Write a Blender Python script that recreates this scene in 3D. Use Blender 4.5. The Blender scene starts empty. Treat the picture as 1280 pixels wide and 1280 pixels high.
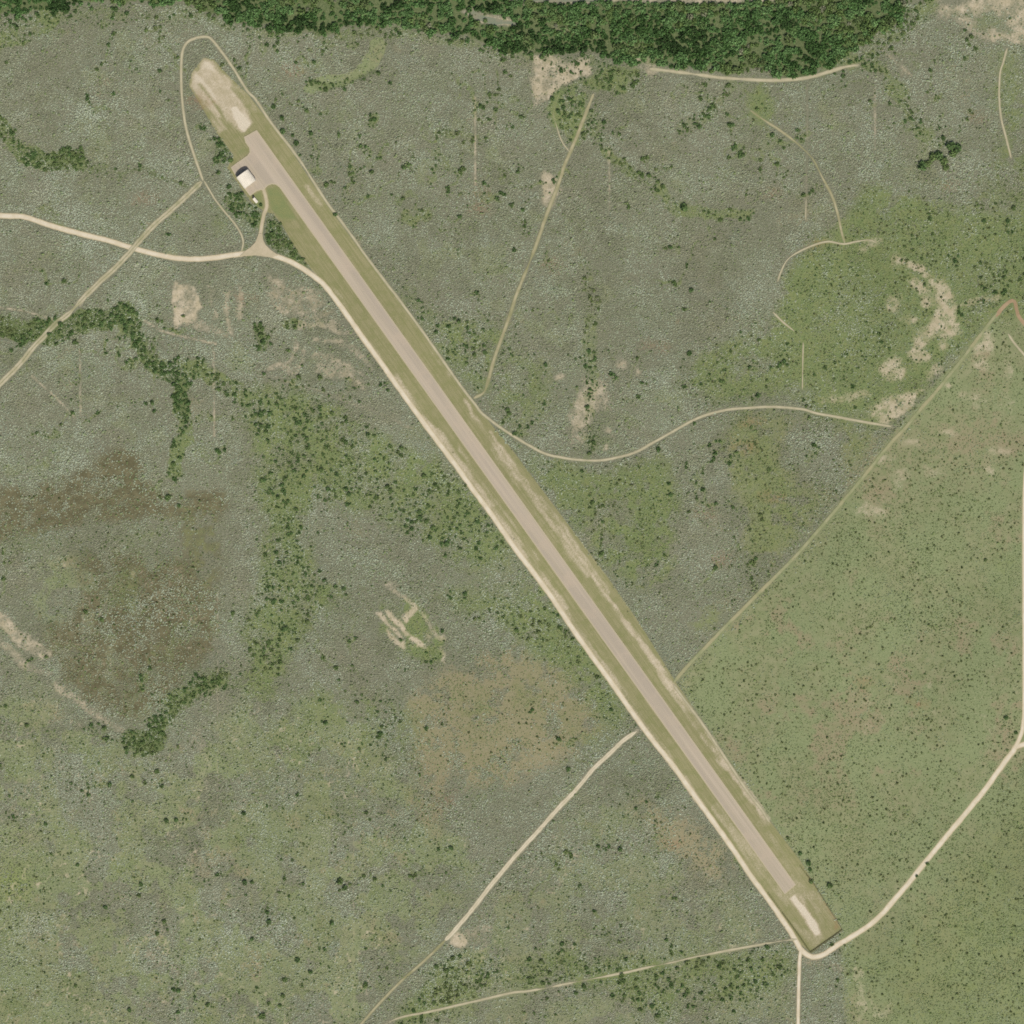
import bpy, math, random
import numpy as np

rng = np.random.default_rng(7)
random.seed(7)
scene = bpy.context.scene
COL = scene.collection
PI = math.pi

# ------------------------------------------------------------------ light, sky, camera
SUN_H = np.array([0.40, -0.917]); SUN_H /= np.linalg.norm(SUN_H)     # towards the sun, on the ground
SUN_EL = math.radians(51)
SUN_AZ = math.atan2(SUN_H[0], SUN_H[1])
w = bpy.data.worlds.new("World"); scene.world = w; w.use_nodes = True
nt = w.node_tree; bg = nt.nodes['Background']
sky = nt.nodes.new('ShaderNodeTexSky'); sky.sky_type = 'NISHITA'; sky.sun_disc = False
sky.sun_elevation = SUN_EL; sky.sun_rotation = SUN_AZ
sky.air_density = 1.0; sky.dust_density = 3.0; sky.ozone_density = 0.0
nt.links.new(sky.outputs[0], bg.inputs[0]); bg.inputs[1].default_value = 0.09
sl = bpy.data.lights.new('sun', 'SUN'); sl.energy = 4.1; sl.angle = math.radians(0.5); sl.color = (1.0, 0.95, 0.87)
so = bpy.data.objects.new('sun', sl); COL.objects.link(so)
from mathutils import Vector
sd = Vector((SUN_H[0]*math.cos(SUN_EL), SUN_H[1]*math.cos(SUN_EL), math.sin(SUN_EL)))
so.rotation_euler = sd.to_track_quat('Z', 'Y').to_euler(); so.location = (300, -600, 900)

CAM_H = 6000.0
cd = bpy.data.cameras.new('camera'); cam = bpy.data.objects.new('camera', cd); COL.objects.link(cam)
cam.location = (0, 0, CAM_H); cd.sensor_width = 36; cd.lens = 36*CAM_H/1280.0
cd.clip_start = 10; cd.clip_end = 20000
scene.camera = cam
vs = scene.view_settings; vs.view_transform = 'Standard'; vs.look = 'None'; vs.gamma = 1; vs.use_curve_mapping = False
vs.exposure = 0.30
scene.render.engine = 'CYCLES'
try:
    scene.cycles.use_denoising = False
    scene.cycles.max_bounces = 4; scene.cycles.diffuse_bounces = 2
    scene.cycles.pixel_filter_type = 'BLACKMAN_HARRIS'; scene.cycles.filter_width = 1.75
except Exception: pass

# ------------------------------------------------------------------ helpers
KX = np.array([1.66, 1.63, 1.60])           # how bright a level white surface of this place turns out
def lin(c):
    c = np.array(c, float)/255
    return np.where(c <= 0.04045, c/12.92, ((c+0.055)/1.055)**2.4)
def A(*c, k=1.0):                           # albedo that reads as this colour on level sunlit ground
    v = np.clip(lin(c)/KX*k, 0.004, 0.85)
    return (float(v[0]), float(v[1]), float(v[2]), 1.0)

def W(px, py): return (px-640.0, 640.0-py)  # photograph units are metres here

def tag(o, label=None, cat=None, group=None, kind=None):
    if label: o['label'] = label
    if cat: o['category'] = cat
    if group: o['group'] = group
    if kind: o['kind'] = kind
    return o

def mesh_obj(name, V, F, mat, parent=None, smooth=False, attrs=None):
    """V (n,3); F either list of index lists or an (m,k) array."""
    me = bpy.data.meshes.new(name)
    V = np.asarray(V, np.float32)
    if isinstance(F, np.ndarray):
        m, k = F.shape
        me.vertices.add(len(V)); me.vertices.foreach_set('co', V.ravel())
        me.loops.add(m*k); me.loops.foreach_set('vertex_index', F.astype(np.int32).ravel())
        me.polygons.add(m); me.polygons.foreach_set('loop_start', (np.arange(m)*k).astype(np.int32))
        me.update(calc_edges=True)
    else:
        me.from_pydata([tuple(map(float, v)) for v in V], [], F); me.update()
    if smooth: me.polygons.foreach_set('use_smooth', np.ones(len(me.polygons), bool))
    for an, av in (attrs or {}).items():
        a = me.attributes.new(an, 'FLOAT', 'POINT'); a.data.foreach_set('value', np.asarray(av, np.float32))
    if mat: me.materials.append(mat)
    o = bpy.data.objects.new(name, me); COL.objects.link(o)
    if parent: o.parent = parent
    return o

class NT:
    """small helper for building node materials"""
    def __init__(s, name, rough=0.9, spec=0.2):
        s.m = bpy.data.materials.new(name); s.m.use_nodes = True
        s.n = s.m.node_tree.nodes; s.l = s.m.node_tree.links
        s.b = s.n['Principled BSDF']; s.b.inputs['Roughness'].default_value = rough
        s.b.inputs['Specular IOR Level'].default_value = spec
        s._pos = None
    def pos(s):
        if s._pos is None: s._pos = s.n.new('ShaderNodeNewGeometry').outputs['Position']
        return s._pos
    def put(s, sock, v):
        if hasattr(v, 'is_linked') or hasattr(v, 'links'): s.l.new(v, sock)
        else: sock.default_value = v
    def math(s, op, a, b=0.0, clamp=False):
        n = s.n.new('ShaderNodeMath'); n.operation = op; n.use_clamp = clamp
        s.put(n.inputs[0], a); s.put(n.inputs[1], b); return n.outputs[0]
    def noise(s, scale, detail=3, rough=0.6, vec=None, dist=0.0):
        n = s.n.new('ShaderNodeTexNoise'); n.inputs['Scale'].default_value = scale
        n.inputs['Detail'].default_value = detail; n.inputs['Roughness'].default_value = rough
        n.inputs['Distortion'].default_value = dist
        s.l.new(vec if vec is not None else s.pos(), n.inputs['Vector']); return n.outputs['Fac']
    def mapped(s, rotz=0, scale=(1,1,1), loc=(0,0,0)):
        r = s.n.new('ShaderNodeMapping'); r.inputs['Rotation'].default_value = (0,0,rotz)
        s.l.new(s.pos(), r.inputs['Vector'])
        q = s.n.new('ShaderNodeMapping'); q.inputs['Scale'].default_value = scale; q.inputs['Location'].default_value = loc
        s.l.new(r.outputs[0], q.inputs['Vector']); return q.outputs[0]
    def rng(s, v, a, b, c=0.0, d=1.0):
        n = s.n.new('ShaderNodeMapRange'); n.interpolation_type = 'SMOOTHSTEP'
        s.put(n.inputs[0], v); n.inputs[1].default_value = a; n.inputs[2].default_value = b
        n.inputs[3].default_value = c; n.inputs[4].default_value = d; return n.outputs[0]
    def mix(s, f, a, b, mode='MIX'):
        n = s.n.new('ShaderNodeMix'); n.data_type = 'RGBA'; n.blend_type = mode; n.clamp_factor = True
        s.put(n.inputs[0], f); s.put(n.inputs[6], a); s.put(n.inputs[7], b); return n.outputs[2]
    def attr(s, name):
        n = s.n.new('ShaderNodeAttribute'); n.attribute_name = name; return n.outputs['Fac']
    def mult(s, colr, f):                    # colour times a grey value
        c = s.n.new('ShaderNodeCombineColor'); 
        for i in range(3): s.put(c.inputs[i], f)
        return s.mix(1.0, colr, c.outputs[0], 'MULTIPLY')
    def done(s, colr, bump=None, strength=0.3, dist=0.3):
        s.put(s.b.inputs['Base Color'], colr)
        if bump is not None:
            b = s.n.new('ShaderNodeBump'); b.inputs['Strength'].default_value = strength; b.inputs['Distance'].default_value = dist
            s.l.new(bump, b.inputs['Height']); s.l.new(b.outputs[0], s.b.inputs['Normal'])
        return s.m

# ---- smooth lattice noise for laying out the plant cover
def vnoise(x, y, scale, seed, octaves=3, rough=0.55):
    out = 0.0; amp = 1.0; tot = 0.0
    for o in range(octaves):
        r = np.random.default_rng(seed*101+o); L = r.random((257, 257))
        u = np.asarray(x)/scale*(2**o)+37.3; v = np.asarray(y)/scale*(2**o)+71.9
        iu = np.floor(u).astype(int); iv = np.floor(v).astype(int); fu = u-iu; fv = v-iv
        fu = fu*fu*(3-2*fu); fv = fv*fv*(3-2*fv)
        a = L[iu % 257, iv % 257]; b = L[(iu+1) % 257, iv % 257]; c = L[iu % 257, (iv+1) % 257]; d = L[(iu+1) % 257, (iv+1) % 257]
        out = out+amp*((a*(1-fu)+b*fu)*(1-fv)+(c*(1-fu)+d*fu)*fv); tot += amp; amp *= rough
    return out/tot
def sstep(x, a, b):
    t = np.clip((x-a)/(b-a), 0, 1); return t*t*(3-2*t)

def catmull(P, step=3.0):
    P = np.array(P, float); out = []
    Q = np.vstack([2*P[0]-P[1], P, 2*P[-1]-P[-2]])
    for i in range(1, len(Q)-2):
        p0, p1, p2, p3 = Q[i-1], Q[i], Q[i+1], Q[i+2]
        n = max(2, int(np.linalg.norm(p2-p1)/step))
        t = np.linspace(0, 1, n, endpoint=False)[:, None]
        out.append(0.5*((2*p1)+(-p0+p2)*t+(2*p0-5*p1+4*p2-p3)*t*t+(-p0+3*p1-3*p2+p3)*t**3))
    return np.vstack(out+[P[-1:]])

# ------------------------------------------------------------------ raster of the ground cover (2 m cells)
R0, R1, ST = -60.0, 1340.0, 2.0
NX = int((R1-R0)/ST)+1
gx = R0+ST*np.arange(NX); GX, GY = np.meshgrid(gx, gx)                # GX photo x, GY photo y ; [row=y, col=x]
WX = GX+(vnoise(GX, GY, 34, 1, 4, .6)-.5)*26; WY = GY+(vnoise(GX, GY, 34, 2, 4, .6)-.5)*26
WX2 = GX+(vnoise(GX, GY, 14, 3, 2)-.5)*5; WY2 = GY+(vnoise(GX, GY, 14, 4, 2)-.5)*5
CH = {c: np.zeros((NX, NX), np.float32) for c in 'GBTSPMLYDQUFKE'}
# G green grass  B dark olive brown  T tan pasture  S bare soil  P pale grassland  M mown verge  L lush dark green  Y yellow green
# D brush removed  Q mesquite density  U small bush density  F river woods  K mottled brush  E reddish soil

def seg_dist(X, Y, P, closed):
    P = np.asarray(P, float); n = len(P); d = np.full(X.shape, 1e9)
    for i in range(n if closed else n-1):
        a = P[i]; b = P[(i+1) % n]; ab = b-a; L2 = max(1e-9, ab @ ab)
        t = np.clip(((X-a[0])*ab[0]+(Y-a[1])*ab[1])/L2, 0, 1)
        d = np.minimum(d, (X-a[0]-t*ab[0])**2+(Y-a[1]-t*ab[1])**2)
    return np.sqrt(d)
def inside(X, Y, P):
    P = np.asarray(P, float); c = np.zeros(X.shape, bool); n = len(P)
    for i in range(n):
        x1, y1 = P[i]; x2, y2 = P[(i+1) % n]
        if y1 == y2: continue
        c ^= ((Y < y1) != (Y < y2)) & (X < (x2-x1)*(Y-y1)/(y2-y1)+x1)
    return c
def crop(P, m):
    P = np.asarray(P, float); lo = P.min(0)-m; hi = P.max(0)+m
    i0 = max(0, int((lo[0]-R0)/ST)); i1 = min(NX, int((hi[0]-R0)/ST)+2); j0 = max(0, int((lo[1]-R0)/ST)); j1 = min(NX, int((hi[1]-R0)/ST)+2)
    return slice(j0, max(j0, j1)), slice(i0, max(i0, i1))
def add(chs, pts, f=8.0, warp=1):
    """paint polygon PTS (photo px) with a soft edge f into channels {'G':.8,...}; weights combine as max"""
    s = crop(pts, f+20)
    X, Y = ((WX, WY), (WX2, WY2), (GX, GY))[{1: 0, 2: 1, 0: 2}[warp]]
    X, Y = X[s], Y[s]
    if X.size == 0: return
    d = seg_dist(X, Y, pts, True); d = np.where(inside(X, Y, pts), d, -d)
    v = sstep(d, -f, f)
    put(chs, s, v)
def put(chs, s, v):
    for c, wt in chs.items():
        A_ = CH[c][s]
        if wt >= 0: np.maximum(A_, v*wt, out=A_)
        else: A_ *= (1-v*(-wt))                # negative weight erases
def line(chs, pts, wd, f=4.0, warp=1):
    s = crop(pts, wd+f+20); X, Y = ((WX, WY), (WX2, WY2), (GX, GY))[{1: 0, 2: 1, 0: 2}[warp]]
    if X[s].size == 0: return
    d = seg_dist(X[s], Y[s], pts, False); put(chs, s, 1-sstep(d, wd/2-f/2, wd/2+f))
def blob(chs, x, y, rx, ry=None, f=4, warp=1):
    ry = ry or rx; t = np.linspace(0, 2*PI, 12, endpoint=False)
    add(chs, np.c_[x+rx*np.cos(t), y+ry*np.sin(t)], f, warp)

# --- pale grassland in the east and south east
add({'P': 1, 'D': 1, 'U': .7}, [(842,852),(900,790),(1000,690),(1110,548),(1190,455),(1245,392),(1400,380),(1400,1400),(1090,1400),(1055,1260),(1050,1165),(960,1030),(900,940)], 8, 2)
add({'G': .44, 'Y': .3}, [(1020,1200),(1120,1135),(1280,945),(1400,900),(1400,1400),(1090,1400),(1080,1260)], 60)
add({'U': 1.0, 'G': .28}, [(1000,700),(1060,640),(1200,640),(1270,640),(1270,790),(1150,800),(1080,760),(1000,720)], 25)
add({'U': 1.0, 'G': .30}, [(960,960),(1060,960),(1140,1060),(1110,1120),(1060,1150),(1000,1070)], 20)
add({'T': .4}, [(1040,540),(1280,430),(1280,620),(1100,660),(1060,640)], 30)
add({'G': .45,'U':-.5}, [(1240,680),(1275,680),(1275,800),(1240,790)], 15)
add({'Y': .4, 'U': -.8}, [(1225,690),(1270,688),(1272,720),(1240,720)], 9); blob({'Y': .3}, 1262, 778, 9, 8); blob({'Y': .3}, 1268, 625, 10, 8)
add({'Y': .25}, [(1100,1215),(1220,1190),(1290,1200),(1290,1290),(1110,1290)], 30)
# --- green pasture north east
add({'G': .9, 'D': .95, 'U': .9, 'Q': .2}, [(1000,315),(1060,270),(1080,235),(1140,240),(1200,262),(1330,250),(1330,395),(1245,396),(1190,452),(1112,538),(1010,512),(955,440),(975,350)], 10)
add({'G': .9, 'L': .35}, [(1230,330),(1320,310),(1320,375),(1250,380),(1190,400),(1185,370)], 10)
add({'G': .6, 'D': .6,'U':.4}, [(1180,40),(1280,45),(1330,250),(1180,262),(1240,200)], 30)
add({'D': -.8, 'G': -.6, 'U': -.8}, [(1015,30),(1090,20),(1175,40),(1240,60),(1245,190),(1150,230),(1060,220),(1012,180)], 12)
add({'G': .8, 'D': 1, 'U': .4}, [(922,100),(958,100),(985,150),(965,168),(938,150)], 5)
add({'G': .8, 'D': .9, 'U': .5}, [(1070,225),(1110,225),(1120,262),(1075,262)], 6)
# --- brown/green ground right of the runway
add({'T': .62, 'G': .62, 'D': .92, 'U': .9, 'Q': .3}, [(880,520),(1000,515),(1110,540),(1060,615),(990,690),(900,780),(870,760),(900,700),(930,640),(870,600)], 9)
add({'G': .75, 'D': .85, 'U': .6, 'Q': .35}, [(640,560),(720,578),(800,572),(850,560),(860,620),(855,700),(815,740),(760,720),(700,645)], 8)
add({'G': .75, 'D': .8, 'Q': .5}, [(470,330),(500,345),(540,390),(630,400),(640,440),(612,480),(590,500),(540,430)], 8)
add({'G': .6, 'D': .55, 'Q': .35, 'T': .2}, [(622,440),(690,440),(700,500),(660,560),(605,510)], 9)
add({'G': .75, 'D': .8, 'Q': .35, 'U': .3}, [(835,455),(900,425),(960,400),(1000,330),(1010,480),(940,512),(870,495)], 9)
add({'G': -.9, 'D': -1, 'T': -.9, 'Q': -.7, 'U': -.9}, [(852,520),(905,525),(912,640),(925,700),(930,760),(870,810),(835,835),(745,745),(800,745),(865,700),(850,600)], 7)
add({'G': -.9, 'D': -1, 'T': -.8, 'U': -.9}, [(990,530),(1040,530),(1050,560),(1045,600),(1030,615),(990,590),(980,555)], 7)
add({'Y': .5, 'D': .8}, [(860,760),(900,740),(915,770),(880,810),(862,800)], 8)
# --- mesquite flat left of the runway
add({'G': .92, 'D': .86, 'Q': .7}, [(300,470),(400,500),(520,545),(600,620),(660,700),(740,810),(790,890),(770,930),(720,850),(640,800),(560,760),(520,740),(470,730),(400,770),(340,860),(295,840),(320,740),(330,640),(310,540)], 18)
add({'G': -.9, 'D': -1, 'Q': -.8}, [(375,650),(420,625),(500,660),(560,690),(590,740),(520,735),(460,735),(400,720)], 8)
add({'G': -.55, 'D': -.65, 'Q': -.6}, [(545,700),(600,700),(655,690),(672,745),(640,760),(590,750)], 8)
add({'G': -.85, 'D': -.9, 'Q': -.6}, [(380,800),(440,790),(470,800),(460,840),(400,850),(370,840)], 8)
add({'G': -.8, 'D': -.9, 'Q': -.9}, [(430,490),(490,500),(540,545),(550,570),(510,560),(460,530),(420,515)], 7)
add({'Y': .35, 'Q': -.6}, [(485,580),(530,570),(530,605),(490,612)], 9)
add({'G': .6, 'D': .6, 'Q': .45, 'K': .5}, [(380,840),(480,860),(520,880),(515,960),(460,960),(380,900)], 10)
# --- tan pasture
add({'T': .9, 'D': 1, 'G': .35, 'U': .3, 'Q': -1}, [(508,870),(560,835),(640,808),(720,835),(765,895),(745,930),(690,962),(640,985),(570,985),(545,1040),(525,1050),(528,980),(512,930)], 24)
for x, y, a, b in ((598,882,18,12),(662,868,18,14),(735,928,22,16),(600,905,14,8),(690,900,20,10),(560,865,14,9),(530,900,8,16)): blob({'G': .75, 'Y': .25}, x, y, a, b, 8)
add({'T': .75, 'D': .75, 'U': .6}, [(762,988),(830,1000),(890,1035),(935,1095),(890,1115),(850,1080),(815,1040)], 9)
add({'T': .6, 'D': .6, 'U': .6}, [(495,985),(560,990),(560,1060),(540,1070),(500,1020)], 9)
# --- brown clearing at the left
add({'B': .95, 'D': .85, 'U': .15}, [(-60,612),(60,606),(110,575),(135,558),(176,558),(180,600),(215,618),(285,608),(290,640),(240,645),(180,650),(60,660),(-60,690)], 16)
add({'B': .8, 'D': .7, 'K': .8, 'U': .3}, [(20,690),(120,680),(230,690),(285,760),(250,835),(190,905),(150,905),(75,855),(45,790),(20,740)], 24)
add({'B': .9, 'D': .9}, [(160,770),(230,760),(270,770),(272,800),(245,835),(200,835),(170,820)], 8)
add({'B': .9, 'D': .9}, [(75,850),(160,850),(188,880),(180,905),(140,900),(90,870)], 7)
add({'B': -.85, 'D': -.9}, [(20,690),(90,690),(110,740),(80,780),(35,760)], 12)
add({'B': .6, 'D': .8, 'Y': .35}, [(200,640),(270,625),(285,690),(285,740),(240,745),(225,690)], 8)
blob({'B': .8, 'D': .9}, 148, 478, 9, 10); blob({'B': .5,'D':.6}, 90, 595, 10, 8)
add({'G': .5, 'D': .5, 'Q': .35}, [(0,660),(100,660),(200,655),(210,690),(150,690),(40,690),(0,720)], 10)
add({'K': .9, 'D': .42, 'Q': .24, 'G': .2}, [(-60,850),(80,870),(170,930),(250,920),(300,860),(420,860),(520,960),(560,1020),(620,1080),(560,1160),(450,1290),(-60,1340)], 25)
add({'K': .75, 'D': .36, 'Q': .2, 'G': .22}, [(600,1120),(760,960),(900,1090),(1000,1190),(1010,1340),(450,1340),(560,1190)], 25)
add({'P': .8, 'G': .3, 'D': .8, 'U': .4}, [(-60,1010),(40,1030),(80,1080),(60,1120),(40,1180),(90,1230),(80,1340),(-60,1340)], 15)
blob({'Y': .55}, 15, 1105, 34, 34, 18)
add({'T': .55, 'D': .7}, [(20,1215),(90,1225),(95,1260),(30,1265)], 15)
# --- green bottom draw
add({'G': .85, 'D': .7, 'Q': .75, 'L': .25}, [(540,1205),(575,1185),(620,1195),(640,1225),(600,1250),(520,1285),(480,1290)], 9)
add({'G': .8, 'D': .65, 'Q': .65, 'L': .2}, [(640,1215),(690,1175),(760,1195),(860,1185),(1000,1182),(1000,1215),(985,1240),(900,1262),(820,1280),(740,1240),(660,1252)], 10)
add({'G': -.8, 'Q': -.7, 'D': -.8}, [(640,1255),(700,1235),(770,1250),(780,1330),(620,1330)], 8)
add({'G': -.8, 'Q': -.7, 'D': -.9}, [(850,1150),(930,1150),(985,1165),(960,1180),(870,1195)], 8)
def blur(a, sg):
    k = np.exp(-.5*(np.arange(-int(3*sg), int(3*sg)+1)/sg)**2); k /= k.sum(); p = len(k)//2
    a = np.apply_along_axis(lambda q: np.convolve(np.pad(q, p, 'edge'), k, 'valid'), 0, a)
    return np.apply_along_axis(lambda q: np.convolve(np.pad(q, p, 'edge'), k, 'valid'), 1, a).astype(np.float32)
for c, sg in (('G', 6), ('D', 4), ('Q', 3.5), ('B', 4), ('T', 6), ('Y', 5), ('U', 8), ('P', 4)):
    soft_ = blur(CH[c], sg); CH[c] = soft_
# --- draws full of trees
line({'G': .8, 'L': .5, 'D': .8, 'Q': 1}, [(-20,140),(5,165),(30,190),(60,200),(100,203)], 22)
line({'G': .5, 'D': .6, 'Q': .5}, [(95,200),(118,215),(150,220)], 12)
line({'L': .6, 'D': .7, 'Q': .35}, [(150,218),(180,217),(230,228)], 4)
line({'G': .8, 'L': .7, 'D': .85, 'Q': .85}, [(-20,402),(20,412),(60,414),(95,405),(120,400),(150,397),(165,412)], 26)
line({'G': .7, 'L': .55, 'D': .85, 'Q': .85}, [(165,412),(180,440),(200,458),(222,472),(225,505)], 15)
blob({'L': .9, 'Q': 1.3, 'D': 1}, 226, 505, 10, 20)
line({'G': .7, 'D': .8, 'Q': .8}, [(228,520),(238,545),(225,565),(222,585)], 20)
line({'G': .7, 'D': .8, 'Q': .9, 'L': .3}, [(205,460),(250,464),(285,482),(315,500),(330,540)], 20)
line({'G': .85, 'L': .05, 'D': .72, 'Q': .5}, [(330,510),(352,600),(348,700),(335,790),(325,850)], 34, 40)
add({'G': .5, 'D': .45, 'Q': .4}, [(640,780),(760,860),(780,910),(720,850)], 12)
add({'G': .4, 'D': .4, 'Q': .3, 'K': .6}, [(250,930),(400,850),(520,900),(520,1000),(420,1060),(260,1060)], 40)
line({'G': .8, 'L': .5, 'D': .9, 'Q': 1.1}, [(272,848),(240,862),(212,876),(198,910),(180,935),(165,925)], 22, 14)
blob({'L': .7, 'Q': 1.2, 'D': 1, 'G': .6}, 185, 925, 26, 16)
add({'L': .5, 'G': .6, 'Q': 1.4, 'D': .8}, [(270,172),(280,158),(293,190),(284,203),(266,208)], 4, 2)
add({'L': .5, 'G': .7, 'Q': 1.3, 'D': .7}, [(283,238),(296,240),(316,254),(330,272),(326,292),(300,272),(284,258)], 4, 2)
add({'L': .6, 'G': .6, 'Q': 1.4, 'D': .7}, [(332,274),(346,276),(384,322),(398,342),(380,334),(350,318),(330,300)], 3, 2)
blob({'L': .6, 'Q': 1.3, 'D': 1, 'G': .5}, 328, 424, 9, 13)
line({'G': .6, 'D': .7, 'Q': .55, 'L': .08}, [(745,165),(765,195),(790,215),(820,232),(850,258),(885,270),(930,268)], 15)
line({'G': .45, 'D': .6, 'Q': .9, 'L': .2}, [(848,165),(862,150),(885,140),(905,118),(912,108)], 16)
line({'G': .5, 'D': .6, 'Q': .7}, [(733,330),(738,440),(735,520),(735,580),(745,630),(752,690)], 16)
line({'G': .45, 'D': .5, 'Q': .6}, [(740,118),(745,165)], 20)
add({'G': .75, 'D': .8, 'Q': .8, 'L': .25}, [(688,112),(720,104),(760,80),(800,85),(792,112),(742,112),(735,160),(720,182),(702,172),(686,140)], 6)
line({'G': .6, 'D': .7, 'Q': .8}, [(1075,70),(1105,95),(1130,125),(1150,150),(1168,182)], 20)
line({'L': .5, 'D': .6, 'Q': .8}, [(386,100),(408,110),(440,101),(465,90)], 9)
line({'P': .8, 'D': .9}, [(390,108),(430,98),(458,80),(470,55)], 16)
line({'G': .5, 'D': .5, 'Q': .6}, [(545,165),(580,170),(605,182)], 12); line({'G': .5, 'D': .5, 'Q': .7}, [(545,190),(572,212)], 12)
blob({'G': .6, 'T': .5, 'D': .8, 'Q': .9}, 520, 272, 18, 14)
line({'G': .4, 'L': .3, 'D': .4, 'Q': .6}, [(265,85),(285,75),(300,90),(320,130)], 10)
line({'G': .7, 'D': .8, 'Q': .7}, [(-20,60),(20,40),(60,20)], 30)
line({'G': .6, 'D': .6, 'Q': .8, 'L': .2}, [(1040,82),(1085,60),(1120,30),(1150,5)], 34, 14)
line({'G': .5, 'D': .5, 'Q': .6, 'L': .2}, [(-40,30),(60,20),(160,14),(260,22),(330,42),(440,46),(520,42),(600,54),(700,76),(790,92)], 12, 14)
# --- river woods
FOREST = [(-70,-70),(-70,20),(0,18),(60,14),(120,6),(160,0),(220,6),(270,14),(300,28),(370,40),(440,38),(520,36),(580,42),(640,62),(680,66),(740,68),(790,80),(860,88),(920,92),(1000,92),(1035,84),(1062,66),(1088,52),(1096,34),(1125,22),(1132,4),(1150,-8),(1165,-70)]
add({'F': 1, 'D': 1, 'L': .75, 'G': .3}, FOREST, 6, 1)
add({'F': -1, 'L': -.9, 'S': .6, 'T': .5}, [(575,13),(592,10),(606,17),(640,22),(648,32),(620,33),(595,28)], 3, 2)
add({'F': -1, 'S': .7, 'L': -1}, [(640,-70),(650,1),(735,4),(760,0),(860,4),(960,2),(985,-2),(1000,-70)], 2, 2)
line({'F': -.7, 'S': .35, 'T': .4}, [(682,30),(700,33),(725,28)], 5, 3)
line({'S': .55, 'D': .9, 'F': -.6}, [(800,78),(812,88)], 16, 6)
# --- bare soil
add({'S': .85, 'D': .9}, [(222,352),(240,350),(250,358),(256,385),(246,402),(215,408),(214,380)], 4)
add({'S': .5, 'D': .6}, [(210,402),(246,402),(290,420),(286,430),(240,412)], 4)
add({'S': .42, 'T': .4, 'D': .6}, [(330,345),(365,350),(402,362),(430,405),(440,420),(380,400),(335,385)], 8)
add({'S': .5, 'T': .3, 'D': .5}, [(395,450),(430,455),(455,478),(452,488),(420,478),(395,466)], 6)
line({'S': .6, 'D': .7}, [(343,455),(362,472),(375,452),(376,440)], 8); line({'S': .5, 'D': .6}, [(430,430),(455,445),(470,455)], 7); line({'S': .45, 'D': .6}, [(375,400),(420,408)], 8)
for P_ in ([(338,352),(372,358),(402,366)], [(335,368),(370,374),(405,382)], [(345,385),(395,396),(420,402)], [(372,408),(412,412),(440,420)], [(395,428),(425,432),(452,444)], [(392,448),(430,458),(455,470)], [(398,462),(432,470),(455,484)], [(366,430),(352,455),(360,470)], [(300,356),(301,400)], [(285,365),(287,420)], [(268,360),(269,400)]):
    line({'S': .62, 'D': .75, 'T': .3}, P_, 5, 6)
line({'S': .4, 'D': .8, 'L': .2}, [(340,470),(400,490),(470,515),(515,535)], 3, 3, 2)
add({'S': .6, 'D': .7}, [(725,470),(760,478),(765,500),(742,520),(730,552),(712,560),(705,540),(717,500)], 9)
for p in ((775,458,9,6),(795,460,6,5),(760,535,8,6),(768,545,5,4),(756,556,6,6),(700,470,7,5)): blob({'S': .6, 'D': .8}, *p)
add({'S': .75, 'D': .85, 'T': .4}, [(664,64),(690,65),(738,80),(728,94),(702,104),(686,122),(672,138),(668,112),(662,90)], 6)
line({'S': .9, 'D': 1}, [(683,120),(700,104),(722,94),(735,90)], 7)
add({'S': .7, 'D': .9}, [(683,214),(700,220),(701,236),(690,268),(682,262),(680,232)], 4)
line({'S': .75, 'D': .9}, [(-20,758),(8,778),(28,798),(55,818)], 14, 6); line({'S': .5, 'D': .8}, [(0,800),(30,830),(60,845)], 10, 6); line({'S': .6, 'D': .8}, [(75,862),(110,885),(155,910)], 9, 5)
add({'S': .75, 'D': .8, 'P': .4}, [(1165,0),(1210,0),(1260,-20),(1340,-20),(1340,60),(1270,55),(1235,50),(1200,25),(1172,25)], 10)
add({'S': -.8, 'G': .5}, [(1205,15),(1255,20),(1265,38),(1230,40)], 8)
add({'S': .45, 'D': .8}, [(1110,60),(1118,60),(1135,95),(1128,98)], 6)
for x, y, a, b in ((1146,360,10,8),(1118,381,10,14),(1175,360,10,16),(1172,395,12,14),(1190,415,8,16),(1150,420,12,9),(1135,400,12,7),(1145,450,16,9),(1180,435,10,8),(1120,470,14,10),(1105,465,8,10),(1165,465,8,7),(1088,404,8,4),(1112,455,10,8),(1180,480,8,6),(1160,375,9,9)): blob({'S': .72, 'U': -.6}, x, y, a, b, 6)
line({'S': .75}, [(1115,322),(1138,334),(1160,345),(1172,360),(1180,380)], 9, 5); line({'S': .5}, [(1195,380),(1220,374),(1242,368)], 7, 5); line({'S': .5}, [(1085,298),(1095,303),(1075,310)], 6)
add({'S': .8, 'U': -.9, 'D': 1}, [(1105,500),(1145,485),(1160,482),(1128,520),(1115,533),(1080,520)], 5)
add({'S': .8, 'U': -.7}, [(1158,345),(1175,350),(1186,360),(1188,380),(1193,395),(1192,430),(1181,433),(1174,421),(1160,431),(1150,441),(1138,450),(1128,445),(1145,425),(1164,405),(1168,385),(1156,362)], 5)
add({'S': .7, 'U': -.7}, [(1132,352),(1150,350),(1160,362),(1150,370),(1138,362)], 4); add({'S': .6}, [(1112,385),(1128,370),(1132,375),(1116,392)], 4)
add({'S': .7, 'U': -.6}, [(1210,430),(1235,415),(1245,420),(1238,435),(1215,440)], 6)
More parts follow.
